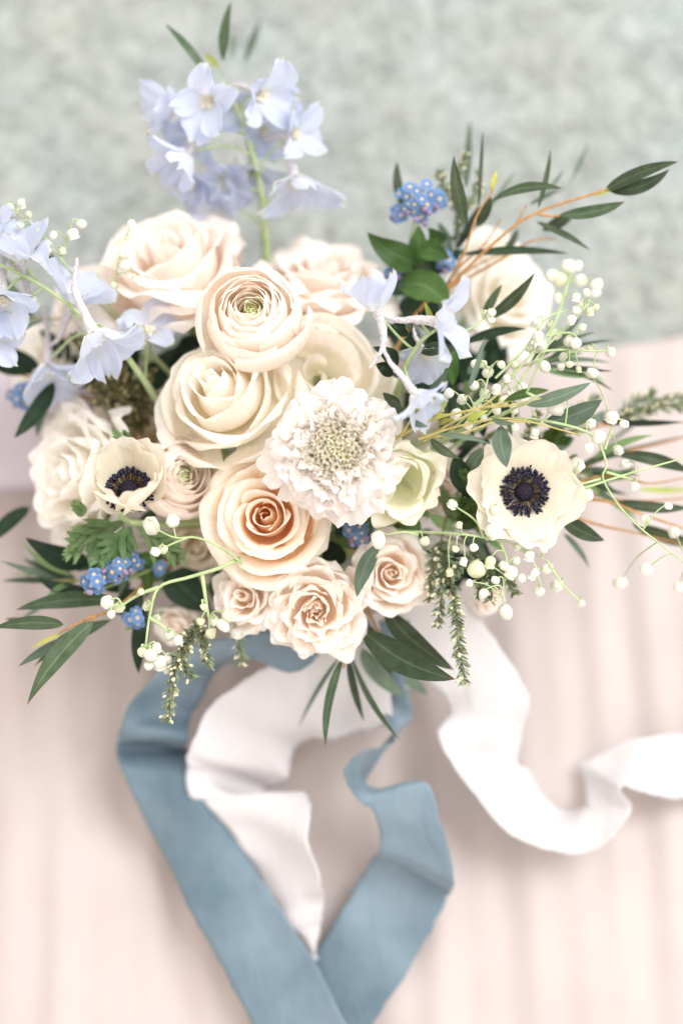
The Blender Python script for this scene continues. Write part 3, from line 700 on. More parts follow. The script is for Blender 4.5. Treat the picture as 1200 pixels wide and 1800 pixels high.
branch('eucalyptus_branch', 'orange twigs with narrow dark leaves reaching to the upper right', 'leafy branch',
       [[(786, 505, .86), (870, 425, .85), (940, 375, .845), (1060, 335, .84), (1110, 318, .84)],
        [(786, 500, .862), (815, 445, .85), (838, 378, .845), (866, 335, .84)],
        [(800, 500, .87), (870, 462, .87), (930, 425, .87), (975, 420, .872)],
        [(945, 376, .845), (975, 380, .845), (1000, 376, .842)], [(870, 425, .85), (905, 395, .85), (925, 360, .85)],
        [(780, 520, .87), (830, 470, .872), (900, 440, .875)], [(806, 470, .865), (850, 430, .865), (880, 385, .865)]],
       [(818, 396, .845, 797, 272, .835, 25, -4), (862, 355, .845, 988, 331, .835, 19, -12), (1062, 336, .84, 1192, 284, .832, 24, -6), (1070, 335, .842, 1176, 297, .838, 24, 12),
        (982, 378, .842, 1098, 354, .835, 24, 7), (952, 404, .868, 1012, 366, .865, 22, 5), (942, 390, .85, 1038, 441, .85, 12, -3), (810, 447, .855, 1000, 446, .86, 15, -6),
        (945, 366, .85, 967, 262, .85, 10, 3), (840, 372, .85, 848, 228, .86, 8, 0), (818, 330, .88, 826, 210, .91, 16, 0, dict(mat='grey')), (862, 338, .842, 872, 300, .84, 10, 0, dict(mat='young')),
        (838, 400, .86, 862, 345, .86, 20, 3), (712, 372, .875, 698, 284, .875, 18, -6), (855, 560, .845, 940, 478, .83, 22, 7), (850, 560, .85, 882, 500, .845, 17, -3),
        (812, 605, .845, 925, 578, .84, 18, -6, dict(mat='dark')), (960, 340, .86, 990, 300, .87, 8, 0, dict(mat='grey')), (1040, 345, .85, 1090, 330, .86, 6, 0, dict(mat='young')), (930, 360, .87, 990, 330, .9, 9, 0, dict(mat='grey')),
        (1000, 325, .9, 1035, 250, .92, 7, 0, dict(mat='grey')), (790, 470, .88, 770, 390, .885, 22, 4, dict(mat='grey')), (880, 450, .88, 910, 400, .885, 16, 3), (800, 440, .88, 842, 360, .885, 18, 3, dict(mat='dark')), (850, 380, .87, 905, 300, .9, 8, 0, dict(mat='grey'))], group=GE)
branch('eucalyptus_branch', 'yellow green twigs with small grey leaves across the right delphinium', 'leafy branch',
       [[(700, 768, .80), (760, 737, .792), (850, 716, .79), (960, 688, .795)], [(735, 772, .795), (810, 748, .79), (900, 736, .79), (1020, 765, .80)], [(705, 765, .795), (735, 718, .785), (755, 690, .785)], [(745, 775, .8), (790, 745, .79), (830, 725, .785), (880, 690, .785)], [(740, 765, .798), (800, 765, .79), (870, 742, .788), (930, 742, .79)], [(760, 740, .79), (775, 722, .785), (786, 700, .78)], [(850, 716, .79), (900, 712, .785), (950, 700, .785)]],
       [(735, 716, .785, 787, 648, .775, 24, 6, dict(mat='grey', roll=.5)), (823, 682, .785, 852, 590, .78, 11, 3, dict(mat='grey')), (770, 763, .79, 866, 782, .79, 11, -3, dict(mat='grey')),
        (880, 748, .79, 890, 822, .785, 36, 4, dict(mat='grey', roll=.1)), (885, 705, .79, 965, 686, .785, 17, -4, dict(mat='bright')), (925, 712, .80, 1038, 672, .80, 26, 6, dict(mat='grey')),
        (955, 742, .81, 1058, 702, .815, 40, 8, dict(mat='grey')), (756, 772, .8, 808, 806, .80, 18, 4), (715, 735, .79, 755, 700, .78, 9, 0, dict(mat='young')), (725, 740, .79, 752, 750, .785, 12, 2, dict(mat='grey')),
        (760, 735, .79, 790, 728, .78, 12, 0, dict(mat='young')), (770, 745, .79, 800, 735, .78, 11, 0, dict(mat='young')), (820, 740, .79, 860, 720, .78, 14, 0, dict(mat='young')), (860, 735, .79, 905, 745, .785, 11, 3, dict(mat='grey')), (890, 738, .79, 900, 768, .785, 8, 0),
        (800, 800, .83, 830, 880, .835, 40, 3, dict(mat='dark')), (850, 790, .83, 820, 850, .835, 36, 3, dict(mat='grey')), (760, 700, .82, 730, 740, .81, 28, 3, dict(mat='grey')),
        (700, 640, .82, 655, 610, .81, 30, 2, dict(mat='dark')), (690, 660, .82, 660, 640, .815, 26, 2, dict(mat='dark')), (700, 720, .82, 672, 690, .81, 22, 2), (710, 740, .81, 690, 700, .80, 15, 2, dict(mat='grey')), (740, 620, .81, 800, 615, .80, 26, -4),
        (745, 575, .815, 735, 545, .805, 16, 0, dict(mat='dark')), (725, 580, .815, 710, 565, .81, 14, 0), (715, 590, .82, 690, 570, .815, 16, 0, dict(mat='dark')), (780, 580, .82, 770, 530, .81, 10, 0), (760, 570, .81, 745, 530, .8, 12, 0, dict(mat='young'))], mat='yellowtwig', rad=.0010, group=GE)
branch('eucalyptus_branch', 'orange twigs with long dark leaves reaching out at the right edge', 'leafy branch',
       [[(985, 880, .86), (1060, 880, .85), (1130, 905, .85), (1220, 935, .86)], [(1000, 850, .86), (1080, 835, .86), (1140, 850, .86), (1225, 835, .87)], [(980, 900, .86), (1060, 925, .86), (1110, 935, .86), (1210, 960, .87)], [(1010, 760, .87), (1080, 745, .87), (1220, 742, .87)], [(990, 840, .87), (1080, 800, .87), (1220, 765, .88)], [(1000, 860, .87), (1100, 880, .87), (1220, 875, .87)]],
       [(982, 905, .84, 1062, 950, .83, 30, 6), (1085, 882, .855, 1215, 892, .85, 22, 6), (1080, 800, .85, 1215, 832, .85, 24, -8), (990, 938, .87, 1036, 1002, .87, 12, -4, dict(mat='grey')), (1055, 742, .86, 1200, 742, .86, 12, 2, dict(mat='dark')),
        (1030, 810, .88, 1215, 765, .9, 9, 0), (1110, 920, .87, 1230, 960, .87, 26, 3), (1040, 850, .88, 1120, 820, .88, 14, 3), (1020, 760, .87, 1060, 720, .87, 16, 3, dict(mat='grey')), (1040, 800, .89, 1190, 690, .93, 8, 0, dict(mat='grey')), (1120, 860, .88, 1215, 860, .9, 10, 2, dict(mat='young')), (960, 790, .86, 1010, 770, .86, 26, 0, dict(mat='grey')), (970, 880, .87, 1030, 850, .87, 18, 0, dict(mat='grey'))], group=GE)
branch('eucalyptus_branch', 'orange twig with long drooping leaves at the lower left', 'leafy branch',
       [[(240, 1040, .855), (200, 1072, .83), (160, 1085, .82), (105, 1112, .82)], [(170, 1082, .82), (150, 1100, .82), (110, 1125, .825)]],
       [(112, 1098, .82, -12, 1104, .812, 25, 6, dict(roll=.1)), (215, 1058, .845, 28, 1072, .835, 30, 10), (165, 1092, .818, 48, 1240, .80, 36, 10, dict(roll=-.15)), (195, 1090, .84, 60, 1172, .835, 28, 8), (140, 1118, .83, 32, 1172, .828, 20, 4, dict(mat='grey')),
        (160, 990, .86, 45, 945, .85, 42, -8, dict(mat='dark')), (170, 1042, .86, 68, 1018, .855, 28, -8, dict(mat='dark')), (110, 1112, .822, 52, 1140, .82, 7, 0, dict(mat='young')), (60, 1095, .86, 10, 1088, .86, 14, 0)], group=GE)
branch('eucalyptus_branch', 'dark slender leaves at the left edge under the left delphinium', 'leafy branch',
       [[(200, 720, .90), (130, 690, .88), (90, 670, .875), (40, 660, .875)]],
       [(95, 672, .868, 25, 770, .858, 32, -6, dict(mat='dark')), (88, 690, .89, 66, 768, .89, 20, 4, dict(mat='grey')), (52, 892, .88, -25, 962, .875, 28, 4, dict(mat='dark')), (60, 655, .885, -20, 640, .88, 34, 4, dict(mat='dark')), (70, 650, .89, -10, 610, .89, 28, 3, dict(mat='dark')), (100, 470, .9, 40, 430, .9, 26, 3, dict(mat='dark')), (140, 640, .9, 70, 580, .9, 36, 0, dict(mat='dark'))], group=GE)
branch('eucalyptus_branch', 'long dark leaves fanning out below the lowest spray rose', 'leafy branch',
       [[(640, 1060, .86), (622, 1110, .85), (608, 1150, .842), (604, 1175, .84)], [(640, 1060, .86), (670, 1120, .855), (690, 1150, .85)]],
       [(630, 1098, .845, 800, 1194, .805, 50, 16, dict(roll=.15)), (676, 1072, .85, 798, 1178, .835, 40, 8), (606, 1150, .84, 572, 1312, .83, 18, 10), (612, 1150, .85, 640, 1268, .86, 15, 4), (616, 1150, .85, 704, 1302, .845, 11, 10), (635, 1140, .865, 712, 1226, .875, 34, 8, dict(mat='grey')),
        (690, 1170, .88, 752, 1222, .90, 22, 0, dict(mat='grey')), (596, 1155, .86, 524, 1280, .885, 8, 4, dict(mat='grey')), (600, 1180, .88, 580, 1300, .92, 7, 0, dict(mat='grey')), (650, 1100, .86, 690, 1190, .86, 22, 3)], group=GE)
gr = RS(73)
for (cx, cy, d_, lab) in [(850, 770, .86, 'mixed green leaves filling the gap above the flat anemone'), (790, 690, .855, 'mixed green leaves filling the gap below the right delphinium'), (800, 930, .865, 'mixed green leaves filling the gap between the small blush spray rose and the flat anemone'), (230, 950, .87, 'mixed green leaves filling the gap under the cup-shaped anemone')]:
    lv = []
    for j in range(14):
        a = gr.uniform(0, 6.28); r = gr.uniform(0, 45); L_ = gr.uniform(38, 80); x0, y0 = cx + math.cos(a) * r, cy + math.sin(a) * r; a += gr.uniform(-.6, .6)
        lv.append((x0, y0, d_ + gr.uniform(-.012, .012), x0 + math.cos(a) * L_, y0 + math.sin(a) * L_, d_ + gr.uniform(-.02, .01), gr.uniform(10, 26), gr.uniform(-8, 8), dict(mat=['grey', 'willow', 'bright', 'dark', 'fern'][gr.randint(5)])))
    branch('leafy_sprig', lab, 'leafy branch', [[(cx - 8, cy + 8, d_ + .025), (cx, cy, d_ + .01), (cx + 8, cy - 8, d_)]], lv, mat='stem', rad=.0008, group='mixed green filler sprigs')
branch('leafy_sprig', 'broad dark green leaves under the forget-me-nots at the lower left', 'leafy branch',
       [[(330, 990, .88), (300, 1020, .872), (270, 1050, .868)]],
       [(300, 1005, .872, 372, 1075, .866, 66, 4, dict(mat='dark', shape=.7)), (258, 1062, .862, 244, 1184, .852, 30, 5, dict(mat='dark')), (305, 1010, .875, 232, 1012, .868, 30, 3, dict(mat='bright')), (285, 985, .87, 230, 985, .862, 26, 3, dict(mat='bright')), (330, 980, .885, 260, 960, .88, 40, 0, dict(mat='dark')), (380, 1000, .88, 400, 1080, .88, 40, 0, dict(mat='dark')), (250, 1040, .87, 205, 1080, .868, 50, 0, dict(mat='dark')), (230, 1030, .875, 150, 1010, .875, 40, 0, dict(mat='dark'))], mat='stem')
branch('leafy_sprig', 'pointed green leaf lying on the small blush spray rose', 'leafy branch',
       [[(680, 930, .87), (668, 950, .85), (660, 960, .84)]],
       [(668, 955, .832, 627, 1050, .818, 30, 8, dict(mat='grey', roll=.3)), (660, 930, .85, 600, 960, .848, 46, 0, dict(mat='bright')), (700, 910, .85, 740, 930, .845, 44, 0, dict(mat='bright')), (600, 960, .86, 570, 990, .862, 50, 0, dict(mat='dark')), (650, 900, .845, 615, 960, .842, 40, 0, dict(mat='bright'))], mat='stem')
# dark foliage between the blooms
wr = RS(72)
for (cx, cy, d_, lab, a0, a1) in [(930, 640, .855, 'wispy narrow grey leaves behind the dense bell spray on the right', -.9, .5), (80, 560, .875, 'wispy narrow leaves behind the left delphinium', 2.3, 4.0), (1000, 830, .865, 'wispy narrow leaves behind the flat anemone', -.6, .7), (140, 1020, .865, 'wispy narrow leaves behind the lower left forget-me-nots', 2.4, 3.9)]:
    lv = []
    for j in range(13):
        a = wr.uniform(a0, a1); r = wr.uniform(0, 40); L_ = wr.uniform(60, 135)
        x0, y0 = cx + math.cos(a) * r, cy + math.sin(a) * r
        lv.append((x0, y0, d_ + wr.uniform(-.01, .01), x0 + math.cos(a) * L_, y0 + math.sin(a) * L_, d_ + wr.uniform(-.02, .02), wr.uniform(6, 14), wr.uniform(-10, 10), dict(mat=['grey', 'willow', 'fern'][wr.randint(3)])))
    branch('leafy_sprig', lab, 'leafy branch', [[(cx - 30 * math.cos((a0 + a1) / 2), cy - 30 * math.sin((a0 + a1) / 2), d_ + .02), (cx, cy, d_), (cx + 50 * math.cos((a0 + a1) / 2), cy + 50 * math.sin((a0 + a1) / 2), d_)]], lv, mat='yellowtwig', rad=.0008, group='wispy leaf sprigs')
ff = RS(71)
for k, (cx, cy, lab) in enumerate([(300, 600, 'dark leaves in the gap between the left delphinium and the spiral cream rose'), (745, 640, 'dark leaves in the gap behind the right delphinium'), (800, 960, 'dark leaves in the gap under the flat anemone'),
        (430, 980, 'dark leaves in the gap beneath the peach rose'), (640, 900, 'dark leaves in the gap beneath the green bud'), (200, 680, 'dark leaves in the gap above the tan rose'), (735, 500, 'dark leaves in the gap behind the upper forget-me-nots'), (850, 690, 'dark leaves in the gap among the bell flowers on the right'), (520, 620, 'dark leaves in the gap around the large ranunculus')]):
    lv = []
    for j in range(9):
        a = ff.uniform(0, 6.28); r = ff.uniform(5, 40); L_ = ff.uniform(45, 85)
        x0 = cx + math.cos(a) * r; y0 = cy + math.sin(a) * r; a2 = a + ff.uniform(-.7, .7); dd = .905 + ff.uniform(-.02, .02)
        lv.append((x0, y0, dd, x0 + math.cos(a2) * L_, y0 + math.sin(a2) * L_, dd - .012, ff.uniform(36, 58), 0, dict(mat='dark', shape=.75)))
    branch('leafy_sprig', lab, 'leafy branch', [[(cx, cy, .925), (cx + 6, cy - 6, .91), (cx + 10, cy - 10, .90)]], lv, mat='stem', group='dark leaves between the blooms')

# dissected collar leaves
def collar(label, leaves, seed, mat='fern'):
    rng = RS(seed)
    x0, y0, d0 = leaves[0][:3]
    sp, f = stem_path(P(x0, y0, d0), DIR(0, 0, 1)); t = thing('anemone_leaf', label, 'leaf', f, 'finely cut leaves around the anemones')
    obj('stem', MB().tube(sp, .0013, 6).mesh('stem', M['palestem']), t, rel(t))
    for (x0, y0, d0, x1, y1, d1, wpx) in leaves:
        mb = MB(); p0, p1 = np.array((x0, y0, d0)), np.array((x1, y1, d1)); ln = math.hypot(x1 - x0, y1 - y0)
        dx, dy = (x1 - x0) / ln, (y1 - y0) / ln
        def lobe(s0, ang, l_, w_):
            b = p0 + (p1 - p0) * s0
            c, s_ = math.cos(ang), math.sin(ang)
            e = (b[0] + (dx * c - dy * s_) * l_, b[1] + (dx * s_ + dy * c) * l_, b[2] - .004 + rng.uniform(-.004, .004))
            mb.grid(leaf_pts(P(*b), P(*e), PX(w_, d0), PX(rng.uniform(-3, 3), d0), PX(4, d0), rng.uniform(-.4, .4), rng, 8, 5, 0.8, .3))
        lobe(0, 0, ln * 1.0, wpx * .5)
        for s0 in (0.2, 0.38, 0.56, 0.72):
            for sg in (-1, 1):
                l_ = ln * (0.62 - 0.5 * s0) * rng.uniform(.8, 1.2); lobe(s0, sg * rng.uniform(.5, .85), l_, wpx * .30)
                lobe(s0 + .06, sg * rng.uniform(.25, .5), l_ * .9, wpx * .24)
        obj('leaf', mb.mesh('leaf', M[mat]), t, rel(t))
collar('finely cut pale green leaves under the cup-shaped anemone', [(222, 915, .835, 120, 955, .825, 46), (225, 925, .832, 165, 1000, .82, 46), (240, 925, .835, 330, 985, .825, 44), (230, 925, .84, 215, 985, .83, 40), (195, 915, .84, 110, 985, .835, 36), (150, 905, .835, 128, 880, .825, 46), (235, 780, .82, 215, 755, .815, 22), (215, 770, .83, 195, 757, .825, 16)], 81)
collar('bright green cut leaves beside the flat anemone', [(850, 862, .835, 806, 825, .825, 48), (850, 885, .835, 795, 895, .825, 44), (848, 905, .838, 800, 915, .83, 40), (955, 790, .845, 985, 745, .838, 36), (975, 780, .85, 1005, 770, .845, 30)], 82, 'bright')

# ------------------------------------------------------------------ heather sprigs
def heather(label, paths, seed, needle='heather', bud='heatherbud', dens=1.0, wid=27):
    rng = RS(seed)
    head = P(*paths[0][0]); sp, f = stem_path(head, P(*paths[0][1]) - head)
    t = thing('heather_sprig', label, 'heather', f, 'heather sprigs')
    for k, pa in enumerate(paths):
        c = catmull([P(*q) for q in pa], 40)
        pts = c if k else np.concatenate([c[::-1], sp[1:]])
        obj('stem' if k == 0 else 'twig', MB().tube(pts, .0007, 5).mesh('stem', M['brownheather']), t, rel(t))
        ln = np.sum(np.linalg.norm(np.diff(c, axis=0), axis=1)); n = int(ln / 0.00036 * dens)
        nb, bb = MB(), MB()
        for i in range(n):
            s_ = rng.uniform(0.02, 1); p = c[min(39, int(s_ * 39))] + rng.normal(0, .0004, 3); tg = nrm(c[min(39, int(s_ * 39) + 1)] - c[max(0, int(s_ * 39) - 1)])
            r = rng.normal(0, 1, 3); r = nrm(r - tg * r.dot(tg)); dv = nrm(r * 1.0 + tg * 0.65)
            l_ = PX(wid) * rng.uniform(.5, 1.0) * (1 - .35 * s_)
            if rng.uniform() < 0.15: bb.blob(p + dv * l_ * .8, PX(3.4) * rng.uniform(.7, 1.3), dv, 1.5, 5, 4)
            else:
                sd = nrm(np.cross(dv, rng.normal(0, 1, 3))) * PX(3.0)
                q = np.array([p, p + dv * l_ * .5 + tg * .0002, p + dv * l_ + tg * .0006]); wv = np.array((.5, 1, .15))
                nb.grid(np.array([[q[j] - sd * wv[j], q[j] + np.cross(dv, sd) * .4 * wv[j], q[j] + sd * wv[j]] for j in range(3)]))
        o = obj('needles', nb.mesh('needles', M[needle]), t, rel(t)); o['kind'] = 'stuff'
        o = obj('buds', bb.mesh('buds', M[bud]), t, rel(t)); o['kind'] = 'stuff'
heather('heather sprig hanging lowest at the lower left over the blue ribbon', [[(350, 1105, .835), (322, 1135, .815), (308, 1180, .805), (294, 1268, .80)], [(340, 1090, .83), (358, 1125, .818), (366, 1168, .812)], [(330, 1130, .815), (320, 1165, .81), (338, 1190, .808)]], 91)
heather('short heather sprig hanging over the dark loop of blue ribbon', [[(405, 1085, .85), (415, 1110, .842), (428, 1168, .838)]], 92, 'heather', 'heatherbud')
heather('heather sprig hanging to the tip of the long dark leaf at lower right', [[(775, 950, .84), (780, 1010, .825), (768, 1100, .82)], [(785, 990, .83), (798, 1060, .815), (806, 1130, .805), (816, 1203, .80)], [(770, 960, .835), (760, 1000, .83), (752, 1060, .826)]], 93)
heather('pale heather tips among the bell flowers at the lower right', [[(830, 980, .835), (850, 1000, .82), (838, 1050, .815)], [(850, 985, .825), (880, 1010, .815), (905, 1045, .815)], [(860, 1000, .82), (866, 1030, .815), (862, 1055, .812)], [(840, 970, .83), (815, 990, .82), (795, 1010, .818)]], 94)
heather('heather sprig reaching past the right edge above the dark leaves', [[(1030, 745, .875), (1100, 730, .875), (1150, 712, .88), (1225, 688, .885)], [(1090, 732, .875), (1120, 705, .88), (1150, 690, .885)], [(1000, 735, .87), (1030, 715, .87), (1050, 695, .875)], [(1130, 722, .88), (1180, 712, .88), (1225, 712, .885)]], 95, wid=28)
heather('budded heather sprig standing behind the upper forget-me-nots', [[(800, 430, .885), (806, 370, .875), (802, 320, .872), (818, 270, .872)], [(806, 370, .875), (780, 330, .875), (772, 300, .876)], [(806, 380, .878), (835, 340, .878), (842, 300, .88)]], 97, wid=20)
heather('green feathery sprig between the flat anemone and the long airy bells', [[(900, 800, .86), (940, 775, .85), (985, 760, .848), (1030, 752, .85)], [(910, 790, .855), (930, 755, .848), (945, 725, .846)], [(920, 795, .855), (960, 800, .85), (1010, 805, .85)]], 98, wid=22)
heather('brown seed heads in shade between the left delphinium and the tan rose', [[(250, 760, .885), (215, 700, .872), (170, 640, .866), (130, 590, .864)], [(250, 740, .88), (225, 680, .872), (205, 630, .868)], [(260, 730, .88), (250, 690, .872), (262, 650, .87)], [(230, 740, .88), (180, 690, .872), (140, 660, .87)], [(265, 750, .885), (215, 725, .875), (165, 700, .872)], [(240, 720, .88), (190, 660, .868), (175, 610, .866)], [(280, 740, .885), (270, 700, .876), (240, 670, .87)]], 96, 'brownheather', 'seedbud', 1.3, 30)

# ------------------------------------------------------------------ delphiniums
def sepal_pts(Lp, Wp, a, elev, rng, tip=0.0):
    nu, nv = 13, 14
    u = np.linspace(-1, 1, nu)[None, :]; v = np.linspace(0, 1, nv)[:, None]
    ve = v * (1 - .10 * np.abs(u) ** 2.2) + .03 * v ** 5 * (1 - np.abs(u)) ** 2
    e1 = elev - rng.uniform(-.35, 1.1)
    sg = np.linspace(0, 1, 50); th = elev + (e1 - elev) * sg ** 1.5
    RR = np.concatenate([[0], np.cumsum(np.cos(th[:-1]) / 49)]); ZZ = np.concatenate([[0], np.cumsum(np.sin(th[:-1]) / 49)])
    q = np.clip(ve, 0, 1) * 49
    rho = 0.05 * Lp + Lp * np.interp(q, np.arange(50), RR); z = Lp * np.interp(q, np.arange(50), ZZ)
    wv = Wp / 2 * (np.sin(np.clip(v ** 1.05 * .80 + .09, 0, 1) * math.pi) ** .7)
    sx = u * wv + Wp * .14 * rng.uniform(-1, 1) * v ** 2
    z = z + rng.uniform(.10, .42) * Wp * u ** 2 * np.sin(v * 2.8) + .065 * Lp * v ** 2 * wob(u * 1.8, rng, 3, 2.2) + .10 * Wp * rng.uniform(-1, 1) * u * v
    return np.stack([rho * math.cos(a) - sx * math.sin(a), rho * math.sin(a) + sx * math.cos(a), z + 0 * u], -1)
def delphinium(label, path, florets, seed):
    rng = RS(seed)
    head = P(*path[0]); sp, f = stem_path(head, P(*path[1]) - head)
    t = thing('delphinium', label, 'delphinium', f, 'pale blue delphiniums')
    c = catmull([P(*q) for q in path], 30)
    obj('stem', MB().tube(np.concatenate([c[::-1], sp[1:]]), np.concatenate([np.linspace(.0009, .0019, 30), np.full(len(sp) - 1, .0022)]), 8).mesh('stem', M['palestem']), t, rel(t))
    for (x, y, d, axis, Lpx, opts) in florets:
        ax = DIR(*axis); o = P(x, y, d); Lp = PX(Lpx, d)
        fl = bpy.data.objects.new('floret', None); fl.empty_display_size = .005; COL.objects.link(fl); fl.parent = t
        Mh = frame(o, ax, rng.uniform(-.2, .2)); fl.matrix_basis = rel(t, Mh)
        el = opts.get('el', 0.80)
        for k in range(5):
            pts = sepal_pts(Lp * rng.uniform(.90, 1.2), Lp * rng.uniform(.64, .92), k * 1.2566 + rng.uniform(-.3, .3), el + rng.uniform(-.32, .25), rng)
            obj('sepal', gm('sepal', pts, M['delph']), fl)
        # spur runs back from the top sepal
        b = opts.get('bend', 0.25); sl = opts.get('spur', 1.25)
        s_ = catmull([(0, 0, .05 * Lp), (.03 * Lp, 0, -.35 * Lp * sl), (.10 * Lp * b * 2, 0, -.75 * Lp * sl), (b * Lp, .04 * Lp, -1.05 * Lp * sl)], 16)
        s_ = s_ + rng.normal(0, .006 * Lp, s_.shape)
        obj('spur', MB().tube(s_, np.linspace(.125, .03, 16) * Lp * (1 + .13 * rng.uniform(-1, 1, 16)), 9).mesh('spur', M['spur']), fl)
        eb = MB()
        for k in range(4):
            a = k * 1.57 + .5
            pts = sepal_pts(Lp * .26, Lp * .18, a, 1.05, rng); eb.grid(pts)
        for k in range(7): eb.blob((rng.uniform(-.06, .06) * Lp, rng.uniform(-.06, .06) * Lp, Lp * rng.uniform(.12, .24)), .022 * Lp, (0, 0, 1), 1.5, 5, 4)
        obj('eye', eb.mesh('eye', M['eye']), fl)
        # pedicel joins the floret to the main stem
        i = int(np.argmin(np.linalg.norm(c - (o - ax * Lp * .2), axis=1))); i = max(0, i - 4)
        pd = np.array([np.array(c[i]), c[i] * .5 + o * .5 - ax * Lp * .22 + UP * .002, o - ax * Lp * .05])
        obj('pedicel', MB().tube(catmull(pd, 10), .0008, 6).mesh('pedicel', M['palestem']), t, rel(t))
delphinium('pale blue delphinium standing tallest above the large blush rose', [(470, 450, .90), (463, 350, .885), (440, 255, .878), (415, 185, .874), (402, 150, .874)],
    [(368, 175, .862, (-.25, -.45, .85), 76, {}), (345, 235, .884, (-.3, -.6, .7), 60, {}), (420, 190, .885, (.1, -.3, .9), 58, {}), (462, 225, .888, (.3, -.5, .7), 54, {}), (440, 300, .895, (.1, -.7, .6), 58, {}), (350, 315, .892, (-.3, -.7, .6), 52, {}), (310, 190, .872, (-.85, .1, .45), 66, {}), (455, 165, .862, (.55, -.35, .45), 72, dict(bend=-.3)), (330, 270, .866, (-.55, -.75, .35), 70, {}), (512, 238, .872, (.75, .0, .55), 66, {}), (518, 312, .87, (.30, -.85, .30), 82, {}),
     (400, 315, .895, (-.2, -.6, .7), 60, {}), (388, 362, .90, (-.2, -.7, .6), 52, {})], 101)
delphinium('pale blue delphinium leaning out over the left rim', [(255, 670, .86), (205, 605, .84), (140, 550, .832), (70, 500, .828), (-20, 455, .828)],
    [(40, 455, .828, (.0, .75, .55), 80, {}), (5, 520, .826, (.1, -.75, .5), 84, {}), (125, 535, .845, (.35, .75, .5), 78, {}), (165, 585, .812, (.45, -.80, .25), 92, dict(spur=1.35, bend=.5)), (262, 585, .85, (.15, .45, .85), 60, {}), (85, 640, .865, (.1, -.85, .35), 76, {}), (-15, 600, .835, (.5, -.3, .7), 60, {}), (-10, 430, .835, (-.5, .6, .6), 70, {})], 102)
delphinium('pale blue delphinium florets with long crinkled spurs right of the scabiosa', [(700, 680, .83), (715, 640, .81), (740, 600, .80), (765, 580, .795)],
    [(662, 545, .79, (-.25, .92, .15), 78, dict(spur=1.15, bend=-.55, el=.75)), (765, 565, .786, (.92, -.05, .30), 84, dict(spur=1.1, bend=.1, el=.7)), (728, 690, .782, (.62, -.75, .12), 66, dict(spur=1.5, bend=.2, el=.85)), (745, 620, .82, (.2, -.5, .8), 60, {})], 103)

# ------------------------------------------------------------------ bell flowers
brng = RS(17)
def bell_mesh(q, mat):
    rng = RS(200 + q); n = 16
    th = np.linspace(0, 2 * math.pi, n, endpoint=False)
    shp = [[(.0, .05), (.04, .35), (.25, .78), (.6, 1.0), (1.0, 1.0), (1.4, .86), (1.7, .66), (1.82, .42), (1.80, .05)],
           [(.0, .05), (.05, .45), (.3, .9), (.75, 1.0), (1.2, .92), (1.5, .62), (1.62, .3), (1.64, .04)],
           [(.0, .05), (.05, .4), (.3, .85), (.7, 1.0), (1.1, .9), (1.35, .8), (1.5, .95), (1.54, 1.05), (1.45, .8)]][q % 3]
    g_ = [np.stack([np.cos(th) * r * (1 + .10 * np.cos(th * 6 + q)) * (1 + .08 * math.sin(z * 3 + q)), np.sin(th) * r * (1 + .10 * np.cos(th * 6 + q)) * (1 + .06 * math.cos(z * 2 + q)), np.full(n, z - .0)], -1) for z, r in shp]
    return MB().grid(np.array(g_), closed=True).mesh('bell', mat)
BELLS = [bell_mesh(q, M['bell']) for q in range(6)] + [bell_mesh(q, M['bellpale']) for q in range(3)]
def bells(label, d, paths, blist, rad=.00085, mat='palestem', pale=.2):
    p0 = P(paths[0][0][0], paths[0][0][1], d + .02)
    head = p0; sp, f = stem_path(head, P(paths[0][1][0], paths[0][1][1], d) - head, first=.01)
    t = thing('lily_of_the_valley', label, 'bell flowers', f, 'sprays of white bell flowers')
    allc = []
    for k, pa in enumerate(paths):
        q = [P(x, y, d + (.02 if (k == 0 and i == 0) else 0)) for i, (x, y) in enumerate(pa)]
        c = catmull(q, 24); allc.append(c)
        pts = c if k else np.concatenate([c[::-1], sp[1:]])
        r = np.linspace(rad, rad * .5, 24) if k else np.concatenate([np.linspace(rad * .5, rad, 24), np.full(len(sp) - 1, rad * 1.1)])
        obj('stem' if k == 0 else 'side_stem', MB().tube(pts, r, 6).mesh('stem', M[mat]), t, rel(t))
    allc = np.concatenate(allc)
    for b in blist:
        x, y, r = b[:3]; dd = d + (b[3] if len(b) > 3 else brng.uniform(-.008, .008))
        o = P(x, y, dd); i = int(np.argmin(np.linalg.norm(allc - o, axis=1) + brng.uniform(0, .004, len(allc)))); a = allc[i]
        rr = PX(r, dd) * 0.93
        mid = (a + o) / 2 + UP * .003 + RT * brng.uniform(-.002, .002) - FWD * .002
        end = nrm((o - mid) * .6 + np.array((0, 0, -.003)) - UP * .003 + RT * brng.uniform(-.003, .003))
        top = o - end * rr * .8
        obj('pedicel', MB().tube(catmull([a, mid, top], 8), np.linspace(rad * .55, rad * .4, 8), 5).mesh('pedicel', M[mat]), t, rel(t))
        z_ = Vector(end); m_ = Matrix.Translation(Vector(top)) @ z_.to_track_quat('Z', 'Y').to_matrix().to_4x4() @ Matrix.Rotation(brng.uniform(0, 6), 4, 'Z') @ Matrix.Diagonal((rr * brng.uniform(.8, 1.1), rr * brng.uniform(.8, 1.1), rr * brng.uniform(.9, 1.4), 1))
        me = BELLS[brng.randint(6, 9)] if (r < 8 or brng.uniform() < pale) else BELLS[brng.randint(0, 6)]
        obj('bell', me, t, rel(t, m_))
